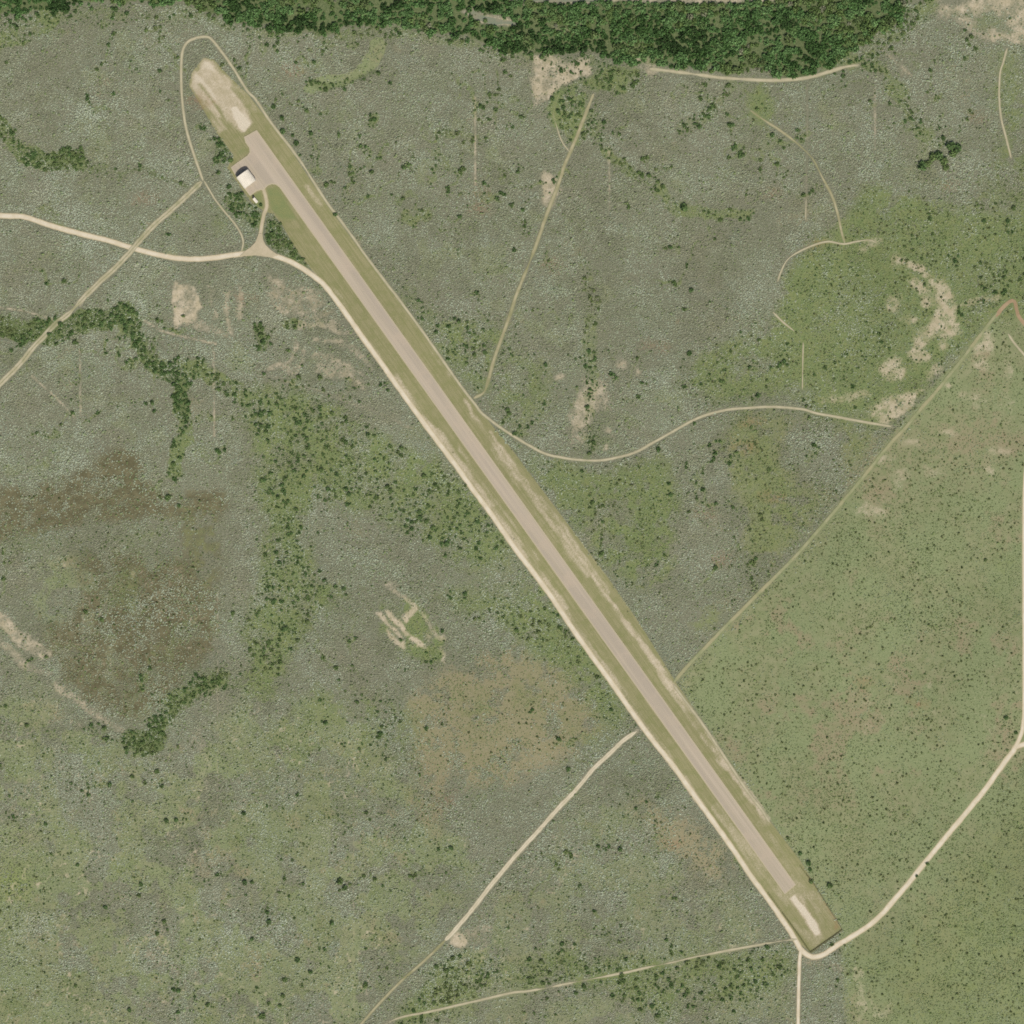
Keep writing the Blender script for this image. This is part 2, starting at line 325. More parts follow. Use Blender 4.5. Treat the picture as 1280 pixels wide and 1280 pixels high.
for x, y, a, b in ((1060,500,30,8),(1030,502,10,6),(1225,450,10,9),(1258,460,9,14),(1220,500,10,7),(1262,500,7,10),(1190,545,16,7),(1140,555,12,8),(1250,560,18,7),(1240,585,9,8),(1210,490,16,6),(1130,600,14,9),(1090,640,24,10),(1165,590,12,7),(1110,575,10,8)): blob({'S': .6, 'T': .3, 'U': -.6}, x, y, a, b, 8)
line({'S': .55}, [(1068,1215),(1073,1240),(1072,1290)], 9, 5); line({'S': .45}, [(1085,1253),(1097,1265),(1112,1255)], 9, 5)
line({'S': .4, 'T': .4}, [(1010,1200),(1050,1215)], 12, 8)
blob({'S': .9, 'D': .9}, 569, 1172, 13, 10); line({'S': .4, 'D': .7}, [(580,1165),(612,1160),(600,1180)], 9, 5)
blob({'S': .6, 'D': .9}, 96, 1183, 5, 4); line({'S': .4, 'D': .6}, [(175,1190),(205,1205),(230,1222)], 6, 4); blob({'S': .5}, 717, 1188, 5)
for x, y in ((1170,890),(1085,880),(1070,866),(1160,855),(1055,850),(973,1090),(868,1222)): blob({'S': .5}, x, y, 5, 4)
add({'S': .35, 'D': .6, 'T': .3}, [(240,1200-280),(260,900),(262,960),(246,990)], 6)
# sandy scar
for P_ in ([(468,766),(476,764),(490,778),(500,790),(508,800),(505,812),(494,806),(486,795),(480,780)], [(480,762),(490,764),(500,778),(515,792),(530,805),(535,812),(515,808),(504,796),(490,778)],
           [(498,772),(508,763),(520,755),(524,762),(512,772),(505,786),(500,784)], [(512,752),(520,752),(525,762),(516,764)]): add({'S': .95, 'D': 1, 'G': .5, 'Q': -1}, P_, 2.5, 2)
for P_ in ([(479,764),(492,782),(506,797),(520,807)], [(494,765),(505,780),(518,794)], [(474,778),(486,784),(498,798)], [(500,800),(512,796)]): line({'S': -.85}, P_, 2.2, 2, 2)
line({'S': .55, 'D': .8}, [(482,730),(500,742),(520,758),(535,775),(545,795),(553,800)], 5, 3, 2); blob({'S': .7, 'D': .9}, 551, 800, 6, 5); line({'S': .6}, [(553,812),(560,826)], 5, 3)
blob({'S': .45, 'D': .8}, 487, 733, 9, 6); blob({'S': .5}, 531, 800, 5, 4)
add({'Q': -.6, 'G': .75, 'D': .9}, [(470,755),(520,745),(560,800),(560,830),(500,820),(470,790)], 10)
# --- reddish traces
for x, y in ((598,245),(600,262),(365,90),(250,130),(820,430),(1185,230),(1225,150),(960,240),(180,245),(310,375),(1020,310),(880,640),(930,560),(960,620),(905,700),(940,530),(690,330),(560,1000),(840,1050),(1150,880),(1080,850)): blob({'E': .5}, x+0, y, 22, 14, 14)
# --- mown strip round the runway
VERGE = [(240,90),(255,72),(268,75),(283,92),(310,118),(335,150),(365,190),(410,258),(456,320),(520,405),(595,507),(640,562),(700,642),(760,722),(800,780),(843,850),(870,890),(963,1027),(1000,1075),(1018,1105),(1053,1163),(1014,1191),(1000,1180),(960,1120),(840,952),(720,788),(640,672),(560,566),(470,441),(405,352),(390,338),(370,312),(352,280),(342,268),(330,264),(318,256),(312,250),(284,210),(292,194),(270,165),(250,130),(236,107)]
add({'M': 1, 'D': 1, 'Q': -1, 'U': -1, 'K': -1, 'B': -1, 'T': -1, 'P': -1, 'L': -1, 'G': -1, 'S': -1, 'F': -1}, VERGE, 2.5, 0)
add({'G': .55}, [(333,236),(346,233),(356,246),(372,275),(352,275),(338,262)], 4, 0); add({'G': .6}, [(318,243),(326,239),(330,262),(318,258)], 2, 0); add({'G': .4}, [(297,196),(310,190),(305,182),(294,190)], 5, 0)
def along(y0, y1, off, wd, s, f=2.5, ph=0.0):
    """patchy bare strip parallel to the runway's left edge; off in px to the right of it"""
    ys = np.linspace(y0, y1, 24); line({'S': min(.95, s*1.45+.08)}, [(367.5+.715*(y-260)+off, y) for y in ys], wd, f, 2)
add({'S': 1.0}, [(238,107),(241,92),(256,74),(267,77),(286,100),(302,124),(312,142),(316,154),(304,166),(290,158),(266,140),(250,124)], 4, 2)
add({'S': .8}, [(245,115),(262,130),(285,160),(275,165),(252,130)], 4, 2)
add({'S': 1.6}, [(286,135),(294,131),(303,142),(314,155),(306,166),(299,161),(290,147)], 2, 2)
line({'S': -.75, 'G': .2}, [(249,105),(262,121),(274,138),(280,150)], 2.2, 2, 0); line({'S': -.7}, [(289,110),(300,123),(309,133)], 2.2, 2, 0)
add({'S': .42}, [(290,105),(302,108),(318,132),(322,140),(312,140),(298,122)], 3, 2)
line({'S': .55}, [(383,233),(392,246),(400,256)], 5, 3, 2)
add({'S': .45}, [(405,352),(430,365),(435,385),(425,383)], 5, 2)
along(470, 590, -24, 5, .5); along(440, 520, -28, 6, .3); along(540, 760, -19, 8, .4); along(560, 700, -9, 3, .3); along(680, 800, -22, 6, .55); along(790, 1000, -24, 8, .42); along(830, 930, -20, 4, .4)
along(440, 470, 44, 3, .3); along(500, 545, 40, 3, .45); along(520, 720, 38, 5, .4); along(540, 740, 45, 3, .5); along(560, 700, 31, 2, .25); along(730, 860, 44, 5, .6); along(780, 1025, 47, 5, .5); along(840, 960, 39, 5, .42); along(950,1030, 43, 6, .5); along(620,740,51,3,.4)
along(1010, 1118, -8, 12, .3); along(1030, 1120, 32, 9, .22)
add({'S': 1.45}, [(987,1124),(993,1119),(1003,1130),(1013,1142),(1022,1157),(1026,1168),(1018,1170),(1012,1163),(1003,1147)], 2.5, 2)
add({'S': .38}, [(962,1118),(1000,1078),(1018,1107),(1050,1160),(1014,1188),(985,1150)], 5, 2)
add({'S': .6}, [(993,1117),(1003,1115),(1010,1128),(1019,1140),(1012,1141)], 4, 2)
add({'E': .55}, [(1020,1120),(1035,1128),(1052,1158),(1044,1166),(1034,1140)], 7, 2)
for P_ in ([(761,182),(762,262)], [(1093.5,108),(1094,186)], [(594,122),(594,232)], [(100,436),(101,520)], [(267,436),(268,545)], [(0,384),(30,389),(66,399)], [(40,470),(68,495),(94,522)], [(272,742),(272,1010)], [(180,400),(200,413),(225,420),(270,430)], [(122,352),(100,382)], [(442,1010),(442,1265)], [(104,740),(104,800)], [(1140,95),(1102,62)]):
    line({'S': .7 if P_[0][1] < 600 else .42, 'D': .9 if P_[0][1] < 600 else .5}, P_, 2.0, 2.4, 0)
DARK_LINES = [[(960,1116),(978,1141),(1000,1171),(1013,1191)], [(1013,1191),(1053,1162)], [(1000,1082),(1018,1105),(1040,1140)], [(318,258),(345,274),(372,312),(395,338)], [(405,354),(440,402),(475,449)], [(560,560),(640,672),(700,753),(760,838)]]
for D_ in DARK_LINES[:3]: line({'L': .65, 'S': -1}, D_, 2.0, 1.6, 0)  # dark weeds along the fence, with its shade painted into the ground
line({'L': .35, 'U': .9}, DARK_LINES[3], 3, 3, 0)
for D_ in ([(404,354),(470,443),(560,566),(640,676),(720,790),(840,954),(960,1121)],): line({'L': .3, 'U': .25}, [(x+5, y) for x, y in D_], 2.4, 1.8, 0)
line({'L': .3, 'U': .3}, [(602,522),(640,566),(700,646),(760,726),(842,853)], 3, 2, 0)
# ------------------------------------------------------------------ roads and tracks (photo px), width, look
ROADS = [
 ('gravel_road', 'wide pale gravel road running down the left side of the runway', 'gravel', 6.6, 0, [(-60,262),(0,269.5),(30,271),(60,281),(100,292),(140,302),(165,310),(200,319),(230,323.5),(260,323),(290,319),(318,316),(340,319),(365,328),(385,340),(404,355),(420,375),(434,394),(452,420),(471,446),(495,480),(520,515),(545,549),(570,582),(592,613),(613,641),(640,680),(665,713),(690,747),(716,786),(740,820),(765,854),(790,890),(815,924),(842,958),(870,997),(893,1029),(916,1061),(938,1094),(960,1124),(985,1160),(996,1178),(1002,1188),(1015,1196),(1030,1193),(1046,1182),(1066,1170),(1086,1157),(1102,1143),(1116,1127),(1134,1106),(1150,1086),(1180,1049),(1211,1012),(1232,986),(1252,958),(1266,940),(1278,931),(1350,918)]),
 ('gravel_road', 'straight pale gravel road skirting the right edge above the fork', 'gravel', 5, 0, [(1266,939),(1274,924),(1279,905),(1280.5,860),(1280.5,640),(1284,560)]),
 ('gravel_road', 'narrow pale road leading down from the junction at the lower overrun', 'gravel', 4.2, .15, [(1001,1188),(999.5,1200),(999,1215),(998,1250),(997,1345)]),
 ('gravel_road', 'short curved drive joining the hangar apron to the gravel road', 'drive', 5, 0, [(329,236),(332,246),(333.5,258),(330,268),(327.5,280),(325.5,292),(322,304),(314,318)]),
 ('dirt_track', 'thin pale track looping past the upper overrun and along the runway', 'track', 3.4, .1, [(254,226),(250,215),(243,195),(235,170),(230,145),(227,115),(226.5,85),(228,65),(234,53),(245,47.5),(258,46),(265,50),(278,66),(292,86),(308,112),(320,125),(335,148),(350,168),(365,187),(380,208),(395,232),(410,255),(420,268),(440,295),(456,318),(480,350),(500,376),(520,403),(540,431),(560,460),(580,488),(595,507),(603,517),(625,534),(645,547),(660,556),(680,566.5),(700,571.5),(725,575),(750,575.5),(775,571),(795,565),(815,554),(840,540),(865,526),(885,518),(910,512),(935,510),(960,508.5),(985,509.5),(1005,512),(1020,516.5),(1045,521),(1080,527.5),(1114,533)]),
 ('dirt_track', 'thin track curving from the two-track crossing down to the gravel road', 'track', 2.4, .35, [(255,226),(262,238),(270,251),(281,265),(292,278),(300,290),(304,302),(302,314)]),
 ('dirt_track', 'straight two-track with a grassy middle crossing the gravel road at upper left', 'twotrack', 7, .25, [(252,227),(230,248),(210,266),(190,284),(170,306),(160,318),(142,337),(125,352),(105,372),(85,393),(70,404),(57,418),(40,436),(25,455),(0,480),(-50,530)]),
 ('dirt_track', 'khaki track climbing from the runway side toward the river woods', 'khaki', 4.6, .2, [(742,117),(733,140),(722,168),(712,192),(706,205),(700,225),(692,246),(682,272),(673,298),(665,320),(655,345),(645,370),(637,395),(628,420),(618,448),(611,473),(605,490),(592,498)]),
 ('dirt_track', 'faint side path left of the khaki track near the river woods', 'track', 1.7, .45, [(698,120),(692,142),(695,155),(702,176),(712,190)]),
 ('dirt_track', 'pale level track along the lower edge of the river woods', 'track', 5, .25, [(812,86),(840,89),(870,93),(900,97),(930,99),(960,100.5),(985,99.5),(1010,97),(1035,90),(1055,84),(1074,81)]),
 ('dirt_track', 'fading grassy track curving down through the upper right brush', 'khaki', 3.4, .2, [(938,138),(952,148),(975,163),(995,178),(1010,192),(1018,202),(1028,222),(1040,245),(1047,267),(1052,290),(1056,304)]),
 ('dirt_track', 'faint straight north-south path through the upper right brush', 'track', 1.5, .6, [(1009,102),(1009,140),(1009,190),(1008,230),(1007,275)]),
 ('dirt_track', 'straight green cutline track running up from the runway to the right', 'green', 4.4, .05, [(842,853),(860,832),(880,811),(900,790),(920,770),(940,750),(960,730),(990,700),(1015,672),(1040,643),(1060,619),(1085,589),(1100,570),(1118,549),(1134,532),(1152,510),(1170,490),(1186,470),(1202,450),(1220,426),(1240,400),(1254,384)]),
 ('dirt_track', 'short orange dirt track bending round at the right edge', 'red', 4.5, 0, [(1245,396),(1252,386),(1262,377),(1268,377),(1271,388),(1275,398),(1290,415)]),
 ('dirt_track', 'pale diagonal track running straight down from the runway toward the bottom edge', 'pale', 5.6, .1, [(796,914),(781,924),(763,941),(741,962),(722,985),(700,1008),(677,1034),(655,1058),(640,1075),(615,1105),(595,1131),(570,1161),(556,1176)]),
 ('dirt_track', 'faint grassy tail of the diagonal track near the bottom edge', 'khaki', 3.4, .15, [(557,1175),(540,1192),(527,1204),(505,1223),(482,1246),(460,1270),(430,1306)]),
 ('dirt_track', 'faint pale track crossing the green ground along the bottom', 'track', 3.4, .4, [(996,1174),(978,1176),(960,1179),(938,1183),(915,1187),(890,1192),(865,1197),(840,1203),(815,1208),(780,1216),(727,1226),(687,1234),(660,1239),(640,1241),(605,1249),(570,1257),(535,1265),(500,1272),(470,1285)]),
 ('dirt_track', 'faint narrow track near the top right corner', 'track', 2.8, .35, [(1259,60),(1254,78),(1250,92),(1249,120),(1251,145),(1257,170),(1264,198)]),
 ('dirt_track', 'short pale track curving across the top of the green pasture', 'track', 2.6, .35, [(972,352),(976,340),(984,325),(998,315),(1018,306),(1035,302),(1055,305),(1070,302),(1087,300),(1096,304)]),
 ('dirt_track', 'short straight pale path left of the green pasture', 'track', 1.8, .2, [(1004,428),(1003.5,450),(1003,487)]),
 ('dirt_track', 'short slanting pale path left of the green pasture', 'track', 2.6, .3, [(966,390),(978,402),(993,414)]),
 ('dirt_track', 'pale worn strip along the lower right side of the runway', 'track', 3.6, .15, [(842,856),(858,878),(876,902),(895,930),(915,960),(935,990),(952,1012),(962,1028)]),
 ('dirt_track', 'short pale track meeting the right edge below the orange bend', 'track', 3, .2, [(1260,417),(1268,429),(1285,449)]),
]
road_m = np.zeros((NX, NX), np.float32); seg_far = np.full((NX, NX), 99., np.float32)
for nm, lb, look, wd, fade, P_ in ROADS:
    s = crop(P_, 30); C_ = catmull(P_, 8)
    d = seg_dist(GX[s], GY[s], C_, False)
    np.minimum(seg_far[s], d-wd/2, out=seg_far[s])
    np.maximum(road_m[s], 1-sstep(d, wd/2+.4, wd/2+3.0), out=road_m[s])
    sh = {'gravel': .55, 'track': .38, 'twotrack': .4, 'pale': .6, 'drive': .35, 'khaki': .2, 'green': 0, 'red': .2}[look]
    nz = sstep(vnoise(GX[s], GY[s], 12, 55, 2), .3, .65)
    put({'S': sh}, s, (1-sstep(d, wd/2-1.5, wd/2+3.5))*(0.25+.75*nz))
s = crop([(300,290),(348,322)], 6); FLARE = [(323.5,292),(328,292),(329,300),(332,306),(338,312),(348,319),(340,322),(318,319),(300,320),(306,314),(313,309),(319,303)]
np.maximum(road_m[s], np.maximum(inside(GX[s], GY[s], FLARE), seg_dist(GX[s], GY[s], FLARE, True) < 2).astype(np.float32), out=road_m[s])
# strips of concrete
RL = lambda y: 367.5+.715*(y-260); RR = lambda y: 321+.7144*(y-162.5)
RUNWAY = [(981,1118),(995,1106)]+[(RR(y), y) for y in range(1090, 170, -20)]+[(321,162.5),(316,165),(311,168),(305,171),(306.5,178),(311.5,185),(312,190),(309.5,194),(304,198),(296,203.5),(288.3,209.2),(294,219),(303,232.5),(312.6,245.2),(317,242),(321,239),(326,237.5),(329.5,238),(332,235),(335,232),(340,230.3),(345,231),(349,234),(352.5,238.5)]+[(RL(y), y) for y in range(250, 1118, 20)]
s = crop(RUNWAY, 10); d = seg_dist(GX[s], GY[s], RUNWAY, True); pv = np.maximum(inside(GX[s], GY[s], RUNWAY), d < 2.5).astype(np.float32)
np.maximum(road_m[s], pv, out=road_m[s])
put({'S': .22}, s, np.maximum(inside(GX[s], GY[s], RUNWAY), 1-sstep(d, 0, 4.5)).astype(np.float32))

# mottled ground: patches of pale grass inside brush
mo = sstep(vnoise(GX, GY, 34, 21, 4, .62), .42, .54)
CH['P'] = np.maximum(CH['P'], CH['K']*mo*.7); CH['D'] = np.clip(np.maximum(CH['D'], CH['K']*mo*.8)-CH['K']*(1-mo)*.45, 0, 1)
CH['G'] = np.maximum(CH['G'], CH['K']*sstep(vnoise(GX, GY, 30, 22, 3), .55, .72)*.55)
CH['T'] = np.maximum(CH['T'], CH['K']*sstep(vnoise(GX, GY, 26, 23, 3), .6, .75)*.6)
CH['S'] = np.maximum(CH['S'], CH['K']*sstep(1-np.abs(vnoise(GX, GY, 16, 24, 3)-.5)*9, .55, 1)*sstep(vnoise(GX, GY, 45, 29, 2), .42, .62)*.75)
base = 1-np.clip(CH['P']+CH['M']+CH['F']+CH['G']+CH['B'], 0, 1)
CH['P'] = np.maximum(CH['P'], base*sstep(vnoise(GX, GY, 45, 25, 4, .6), .60, .74)*.5)
CH['G'] = np.maximum(CH['G'], base*sstep(vnoise(GX, GY, 40, 27, 4, .6), .60, .76)*.45)
CH['T'] = np.maximum(CH['T'], base*sstep(vnoise(GX, GY, 50, 26, 4, .6), .60, .76)*.45)
soft = (1-CH['M'])*sstep(seg_far, 2, 5)*(1-.8*((GX > 460) & (GX < 570) & (GY > 740) & (GY < 830)))
wisp = (.66+.56*sstep(vnoise(GX, GY, 9, 28, 4, .7), .34, .60))*(.75+.35*sstep(1-np.abs(vnoise(GX, GY, 15, 73, 3)-.5)*6, .2, .9))
ru = (GX-367.5)*.581+(GY-260)*.814; rv = (GX-367.5)*.814-(GY-260)*.581
wear = .45+.75*sstep(vnoise(ru*.16, rv, 5.5, 86, 3, .6), .3, .6)
CH['S'] = CH['S']*(1-soft)*np.where((CH['M'] > .5) & (CH['S'] >= .98), .62+.5*wear, np.where(CH['M'] > .5, wear, .8+.4*sstep(vnoise(GX, GY, 7, 28, 3, .7), .25, .75)))+CH['S']*soft*np.clip(wisp, 0, 1.15)
# dry gullies winding through the grey brush
gn = vnoise(GX, GY, 95, 81, 4, .5); gn2 = vnoise(GX, GY, 70, 82, 4, .5)
gul = np.maximum(sstep(np.abs(gn-.5), .022, .006), .9*sstep(np.abs(gn2-.47), .018, .004))*sstep(vnoise(GX, GY, 110, 83, 2), .36, .52)*(1-np.clip(CH['P']+CH['M']+CH['F'], 0, 1))
CH['G'] = np.maximum(CH['G'], gul*.6); CH['D'] = np.maximum(CH['D'], gul*.6); CH['Q'] = np.maximum(CH['Q'], gul*.6); CH['L'] = np.maximum(CH['L'], gul*.3)
pn = vnoise(GX, GY, 24, 71, 4, .62); pn2 = vnoise(GX, GY, 11, 72, 3, .6)
veg = (1-CH['M'])*(1-np.clip(CH['P']*1.2-CH['K'], 0, 1))
ne = inside(WX, WY, [(1000,315),(1060,270),(1330,255),(1330,395),(1245,396),(1190,452),(1112,538),(1010,512),(960,430)])
hole = sstep(.62*pn+.38*pn2, .50, .40)*veg*np.where(ne, .6, 1.0)
for c, k_ in (('G', .45), ('D', .62), ('T', .5), ('B', .4), ('Y', .6)): CH[c] = CH[c]*(1-hole*k_)
def at(c, x, y):
    a = CH[c] if isinstance(c, str) else c
    i = np.clip(((np.asarray(x)-R0)/ST).round().astype(int), 0, NX-1); j = np.clip(((np.asarray(y)-R0)/ST).round().astype(int), 0, NX-1)
    return a[j, i]

CH['T'] = np.maximum(CH['T'], np.clip(CH['P']-CH['K'], 0, 1)*(1-.7*CH['G'])*sstep(vnoise(GX, GY, 55, 85, 5, .66), .48, .68)*.6)
CH['S'] = np.maximum(CH['S'], np.clip(CH['P']-CH['K']-CH['G'], 0, 1)*sstep(1-np.abs(vnoise(GX, GY, 20, 87, 4, .65)-.5)*8, .5, 1)*sstep(vnoise(GX, GY, 80, 88, 2), .48, .66)*.38)
# ------------------------------------------------------------------ ground sheet
def ground_mat():
    t = NT('ground_cover', .95, .05)
    n1, n2, n3 = t.noise(.09, 4, .65), t.noise(.45, 3, .7), t.noise(.018, 4, .6)
    hf = t.noise(.9, 2, .7)
    along_ = t.mapped(-math.atan2(858, -613.5), (.012, .55, 1)); streak = t.noise(1.0, 4, .65, along_)
    def two(c1, c2, f, a=.35, b=.65): return t.mix(t.rng(f, a, b), c1, c2)
    col = two(A(114,115,93), A(137,136,115), n2)
    col = t.mix(t.rng(n3, .4, .62, 0, .6), col, two(A(114,118,94), A(133,135,112), n2))
    def lay(col, ch, c, amp=.5, nz=n1, lo=.25, hi=.75, top=1.0):
        wv = t.math('ADD', t.attr(ch), t.math('MULTIPLY', t.math('SUBTRACT', nz, .5), amp))
        wv = t.math('MULTIPLY', wv, t.rng(t.attr(ch), 0.02, .2))
        return t.mix(t.rng(wv, lo, hi, 0, top), col, c)
    col = lay(col, 'wP', t.mix(t.rng(n3, .4, .6), two(A(127,138,97), A(144,151,111), n2), two(A(130,137,97), A(147,148,112), n1)), .3)
    col = lay(col, 'wT', t.mix(t.rng(n1, .4, .75, 0, .5), two(A(144,138,107), A(154,147,116), n2), A(150,133,106)), .6)
    col = lay(col, 'wB', two(A(100,96,71), A(120,115,87), n1), .5)
    col = lay(col, 'wG', t.mix(t.rng(n1, .3, .7), two(A(106,124,78), A(128,139,94), n2), two(A(118,129,82), A(136,140,95), n2)), .7)
    col = lay(col, 'wY', A(130,142,86), .5, n1, .2, .7)
    col = lay(col, 'wL', two(A(84,100,60), A(112,122,80), n2), .6, n1, .25, .75, .85)
    mown = t.mix(t.rng(streak, .35, .65), A(140,138,97), A(157,151,113))
    mown = t.mix(t.rng(n1, .45, .62, 0, .55), mown, A(134,136,90))
    mown = t.mix(t.rng(t.attr('wG'), .1, .6, 0, .9), mown, two(A(128,138,90), A(138,142,94), n1))
    mown = t.mix(t.rng(t.attr('wL'), .2, .8, 0, .9), mown, A(92,94,58))
    col = t.mix(t.rng(t.attr('wM'), .35, .65), col, mown)
    col = lay(col, 'wS', t.mix(t.rng(t.attr('wS'), 1.0, 1.35), t.mix(t.rng(n1, .3, .7), two(A(190,177,150), A(208,195,170), n2), A(180,168,138)), two(A(208,196,172), A(218,207,184), n2)), .8, n2, .12, 1.05)
    col = lay(col, 'wE', A(158,122,94), .6, n1, .25, 1.0)
    v = t.math('ADD', .80, t.math('MULTIPLY', hf, .4))
    v = t.mix(t.attr('wM'), v, (.985, .985, .985, 1)) if False else v
    col = t.mult(col, t.math('MULTIPLY', v, t.rng(t.noise(.006, 3, .5), .3, .7, .95, 1.05)))
    return t.done(col, hf, .35, .5)
inx = (GX-640).ravel(); iny = (640-GY).ravel()
gz = ((vnoise(GX, GY, 60, 31, 3)-.5)*.0).ravel()
V = np.c_[inx, iny, gz]
idx = np.arange(NX*NX).reshape(NX, NX)
Fq = np.stack([idx[1:, :-1], idx[1:, 1:], idx[:-1, 1:], idx[:-1, :-1]], -1).reshape(-1, 4)
# the sheet goes on to the horizon as a coarse skirt
B_ = 15000.0; nb = len(V); e0 = inx.min(); e1 = inx.max(); f0 = iny.min(); f1 = iny.max()
V = np.vstack([V, [[-B_,-B_,0],[B_,-B_,0],[B_,B_,0],[-B_,B_,0]]])
ca, cb, cc, cdn = idx[-1, 0], idx[-1, -1], idx[0, -1], idx[0, 0]
Fq = np.vstack([Fq, [[nb, nb+1, cb, ca], [nb+1, nb+2, cc, cb], [nb+2, nb+3, cdn, cc], [nb+3, nb, ca, cdn]]])
at_ = {}
for c in 'PTBGYLMSE':
    a = CH[c].copy()
    a[0, :] = a[-1, :] = 0; a[:, 0] = a[:, -1] = 0
    at_['w'+c] = np.r_[a.ravel(), np.full(4, .3 if c == 'P' else 0)]
g = mesh_obj('ground', V, Fq, ground_mat(), attrs=at_)
tag(g, 'dry brushland ground of soil, grass and pale bare patches', 'ground', kind='structure')

# ------------------------------------------------------------------ roads
def road_mat(look):
    t = NT('surface_'+look, .95, .05)
    n1, n2 = t.noise(.08, 3), t.noise(.6, 3, .7)
    ac = t.attr('across')
    if look == 'gravel':
        c = t.mix(t.rng(n1, .35, .65), A(212,199,172), A(224,213,190)); c = t.mix(t.rng(ac, .35, .95), c, A(196,182,148))
        c = t.mix(t.math('MULTIPLY', t.rng(ac, .25, .02), t.rng(n2, .4, .7, 0, .5)), c, A(200,186,156))
    elif look == 'drive':
        c = t.mix(t.rng(n1, .35, .65), A(184,172,142), A(198,184,156)); c = t.mix(t.rng(ac, .4, 1.0), c, A(166,158,120))
    elif look == 'track':
        c = t.mix(t.rng(n1, .35, .65), A(180,171,141), A(195,185,155)); c = t.mix(t.rng(ac, .3, 1.0), c, A(152,150,120))
        c = t.mix(t.rng(n2, .5, .75, 0, .5), c, A(150,146,108))
    elif look == 'pale':
        c = t.mix(t.rng(n1, .35, .65), A(202,190,162), A(216,204,178)); c = t.mix(t.math('MULTIPLY', t.rng(ac, .3, .02), t.rng(n2, .35, .6, 0, .7)), c, A(160,154,116)); c = t.mix(t.rng(ac, .5, 1.0), c, A(168,164,134))
    elif look == 'twotrack':
        c = t.mix(t.rng(n1, .4, .6), A(192,182,154), A(176,168,136)); mid = t.rng(ac, .32, .05)
        c = t.mix(t.math('MULTIPLY', mid, t.rng(n2, .3, .6)), c, A(138,138,100)); c = t.mix(t.rng(ac, .65, 1.0), c, A(150,149,118))
        c = t.mix(t.rng(t.noise(.03, 2), .54, .64, 0, .5), c, A(130,136,94))
    elif look == 'khaki':
        c = t.mix(t.rng(n1, .35, .65), A(160,153,118), A(180,171,138)); c = t.mix(t.rng(ac, .3, 1.0), c, A(138,139,104)); c = t.mix(t.rng(t.noise(.025, 2), .5, .62, 0, .6), c, A(138,138,98))
    elif look == 'green':
        c = t.mix(t.rng(n1, .35, .65), A(146,150,110), A(164,162,126)); c = t.mix(t.rng(ac, .5, 1.0), c, A(130,136,96))
        c = t.mix(t.rng(t.noise(.03, 2), .52, .62, 0, .5), c, A(172,162,126))
    else:
        c = t.mix(t.rng(n1, .35, .65), A(160,136,106), A(172,150,120))
    c = t.mult(c, t.math('ADD', .9, t.math('MULTIPLY', n2, .2)))
    return t.done(c, n2, .3, .2)
RM = {k: road_mat(k) for k in ('gravel','pale','drive','track','twotrack','khaki','green','red')}
for k, (nm, lb, look, wd, fade, P_) in enumerate(ROADS):
    C_ = catmull(P_, 2.2); T = np.gradient(C_, axis=0); T /= np.linalg.norm(T, axis=1)[:, None]; N = np.c_[T[:, 1], -T[:, 0]]
    n = len(C_); sarc = np.arange(n)*2.2
    amp = .16 if look in ('gravel', 'drive') else .27
    wl = wd/2*(1+amp*2*(vnoise(sarc, sarc*0+k*9, 7, 61, 3, .7)-.5)); wr = wd/2*(1+amp*2*(vnoise(sarc, sarc*0+k*9+50, 7, 62, 3, .7)-.5))
    if fade > 0:
        f = sstep(vnoise(sarc, sarc*0+k*13, 45, 63, 3), fade*.62, fade*.62+.22); wl = wl*(.12+.88*f); wr = wr*(.12+.88*f)
    ends = np.minimum(1, np.minimum(np.arange(n), np.arange(n)[::-1])/3+.35); 
    if look not in ('gravel', 'drive'): wl *= ends; wr *= ends
    z = .05+.012*k
    rows = []; ac = []
    for q in (-1, -.5, 0, .5, 1):
        off = np.where(q < 0, wl, wr)*q; p = C_+N*off[:, None]
        rows.append(np.c_[p[:, 0]-640, 640-p[:, 1], np.full(n, z+(.0 if abs(q) == 1 else .03))]); ac.append(np.full(n, abs(q)))
    V = np.vstack(rows); F = np.vstack([np.stack([i*n+np.arange(n-1), i*n+np.arange(1, n), (i+1)*n+np.arange(1, n), (i+1)*n+np.arange(n-1)], -1) for i in range(4)])
    V2 = V[:, :]; a3, b3, c3 = V[F[0][0]], V[F[0][1]], V[F[0][2]]
    if np.cross(b3-a3, c3-a3)[2] < 0: F = F[:, ::-1]
    o = mesh_obj(nm, V, np.ascontiguousarray(F), RM[look], attrs={'across': np.concatenate(ac)})
    tag(o, lb, 'road' if nm == 'gravel_road' else 'track', 'gravel roads' if nm == 'gravel_road' else 'dirt tracks through the brush', 'structure')

# ------------------------------------------------------------------ runway slab with apron
def runway_mat():
    t = NT('runway_asphalt_pale', .9, .15)
    al = t.mapped(-math.atan2(858, -613.5), (.006, .35, 1)); st = t.noise(1.0, 4, .6, al)
    al2 = t.mapped(-math.atan2(858, -613.5), (.003, .12, 1), (3, 7, 0)); st2 = t.noise(1.0, 2, .5, al2)
    n1, n2 = t.noise(.03, 4, .6), t.noise(.8, 3, .7)
    c = t.mix(t.rng(st, .35, .65), A(178,166,144), A(191,177,156)); c = t.mix(t.rng(st2, .42, .6, 0, .75), c, A(174,162,144))
    c = t.mix(t.rng(n1, .45, .65, 0, .6), c, A(190,174,152))
    c = t.mix(t.rng(t.attr('edge'), 3.2, 0.2, 0, .75), c, A(190,178,148))
    c = t.mult(c, t.math('ADD', .95, t.math('MULTIPLY', n2, .1)))
    return t.done(c, n2, .15, .05)
import bmesh
from mathutils.geometry import tessellate_polygon
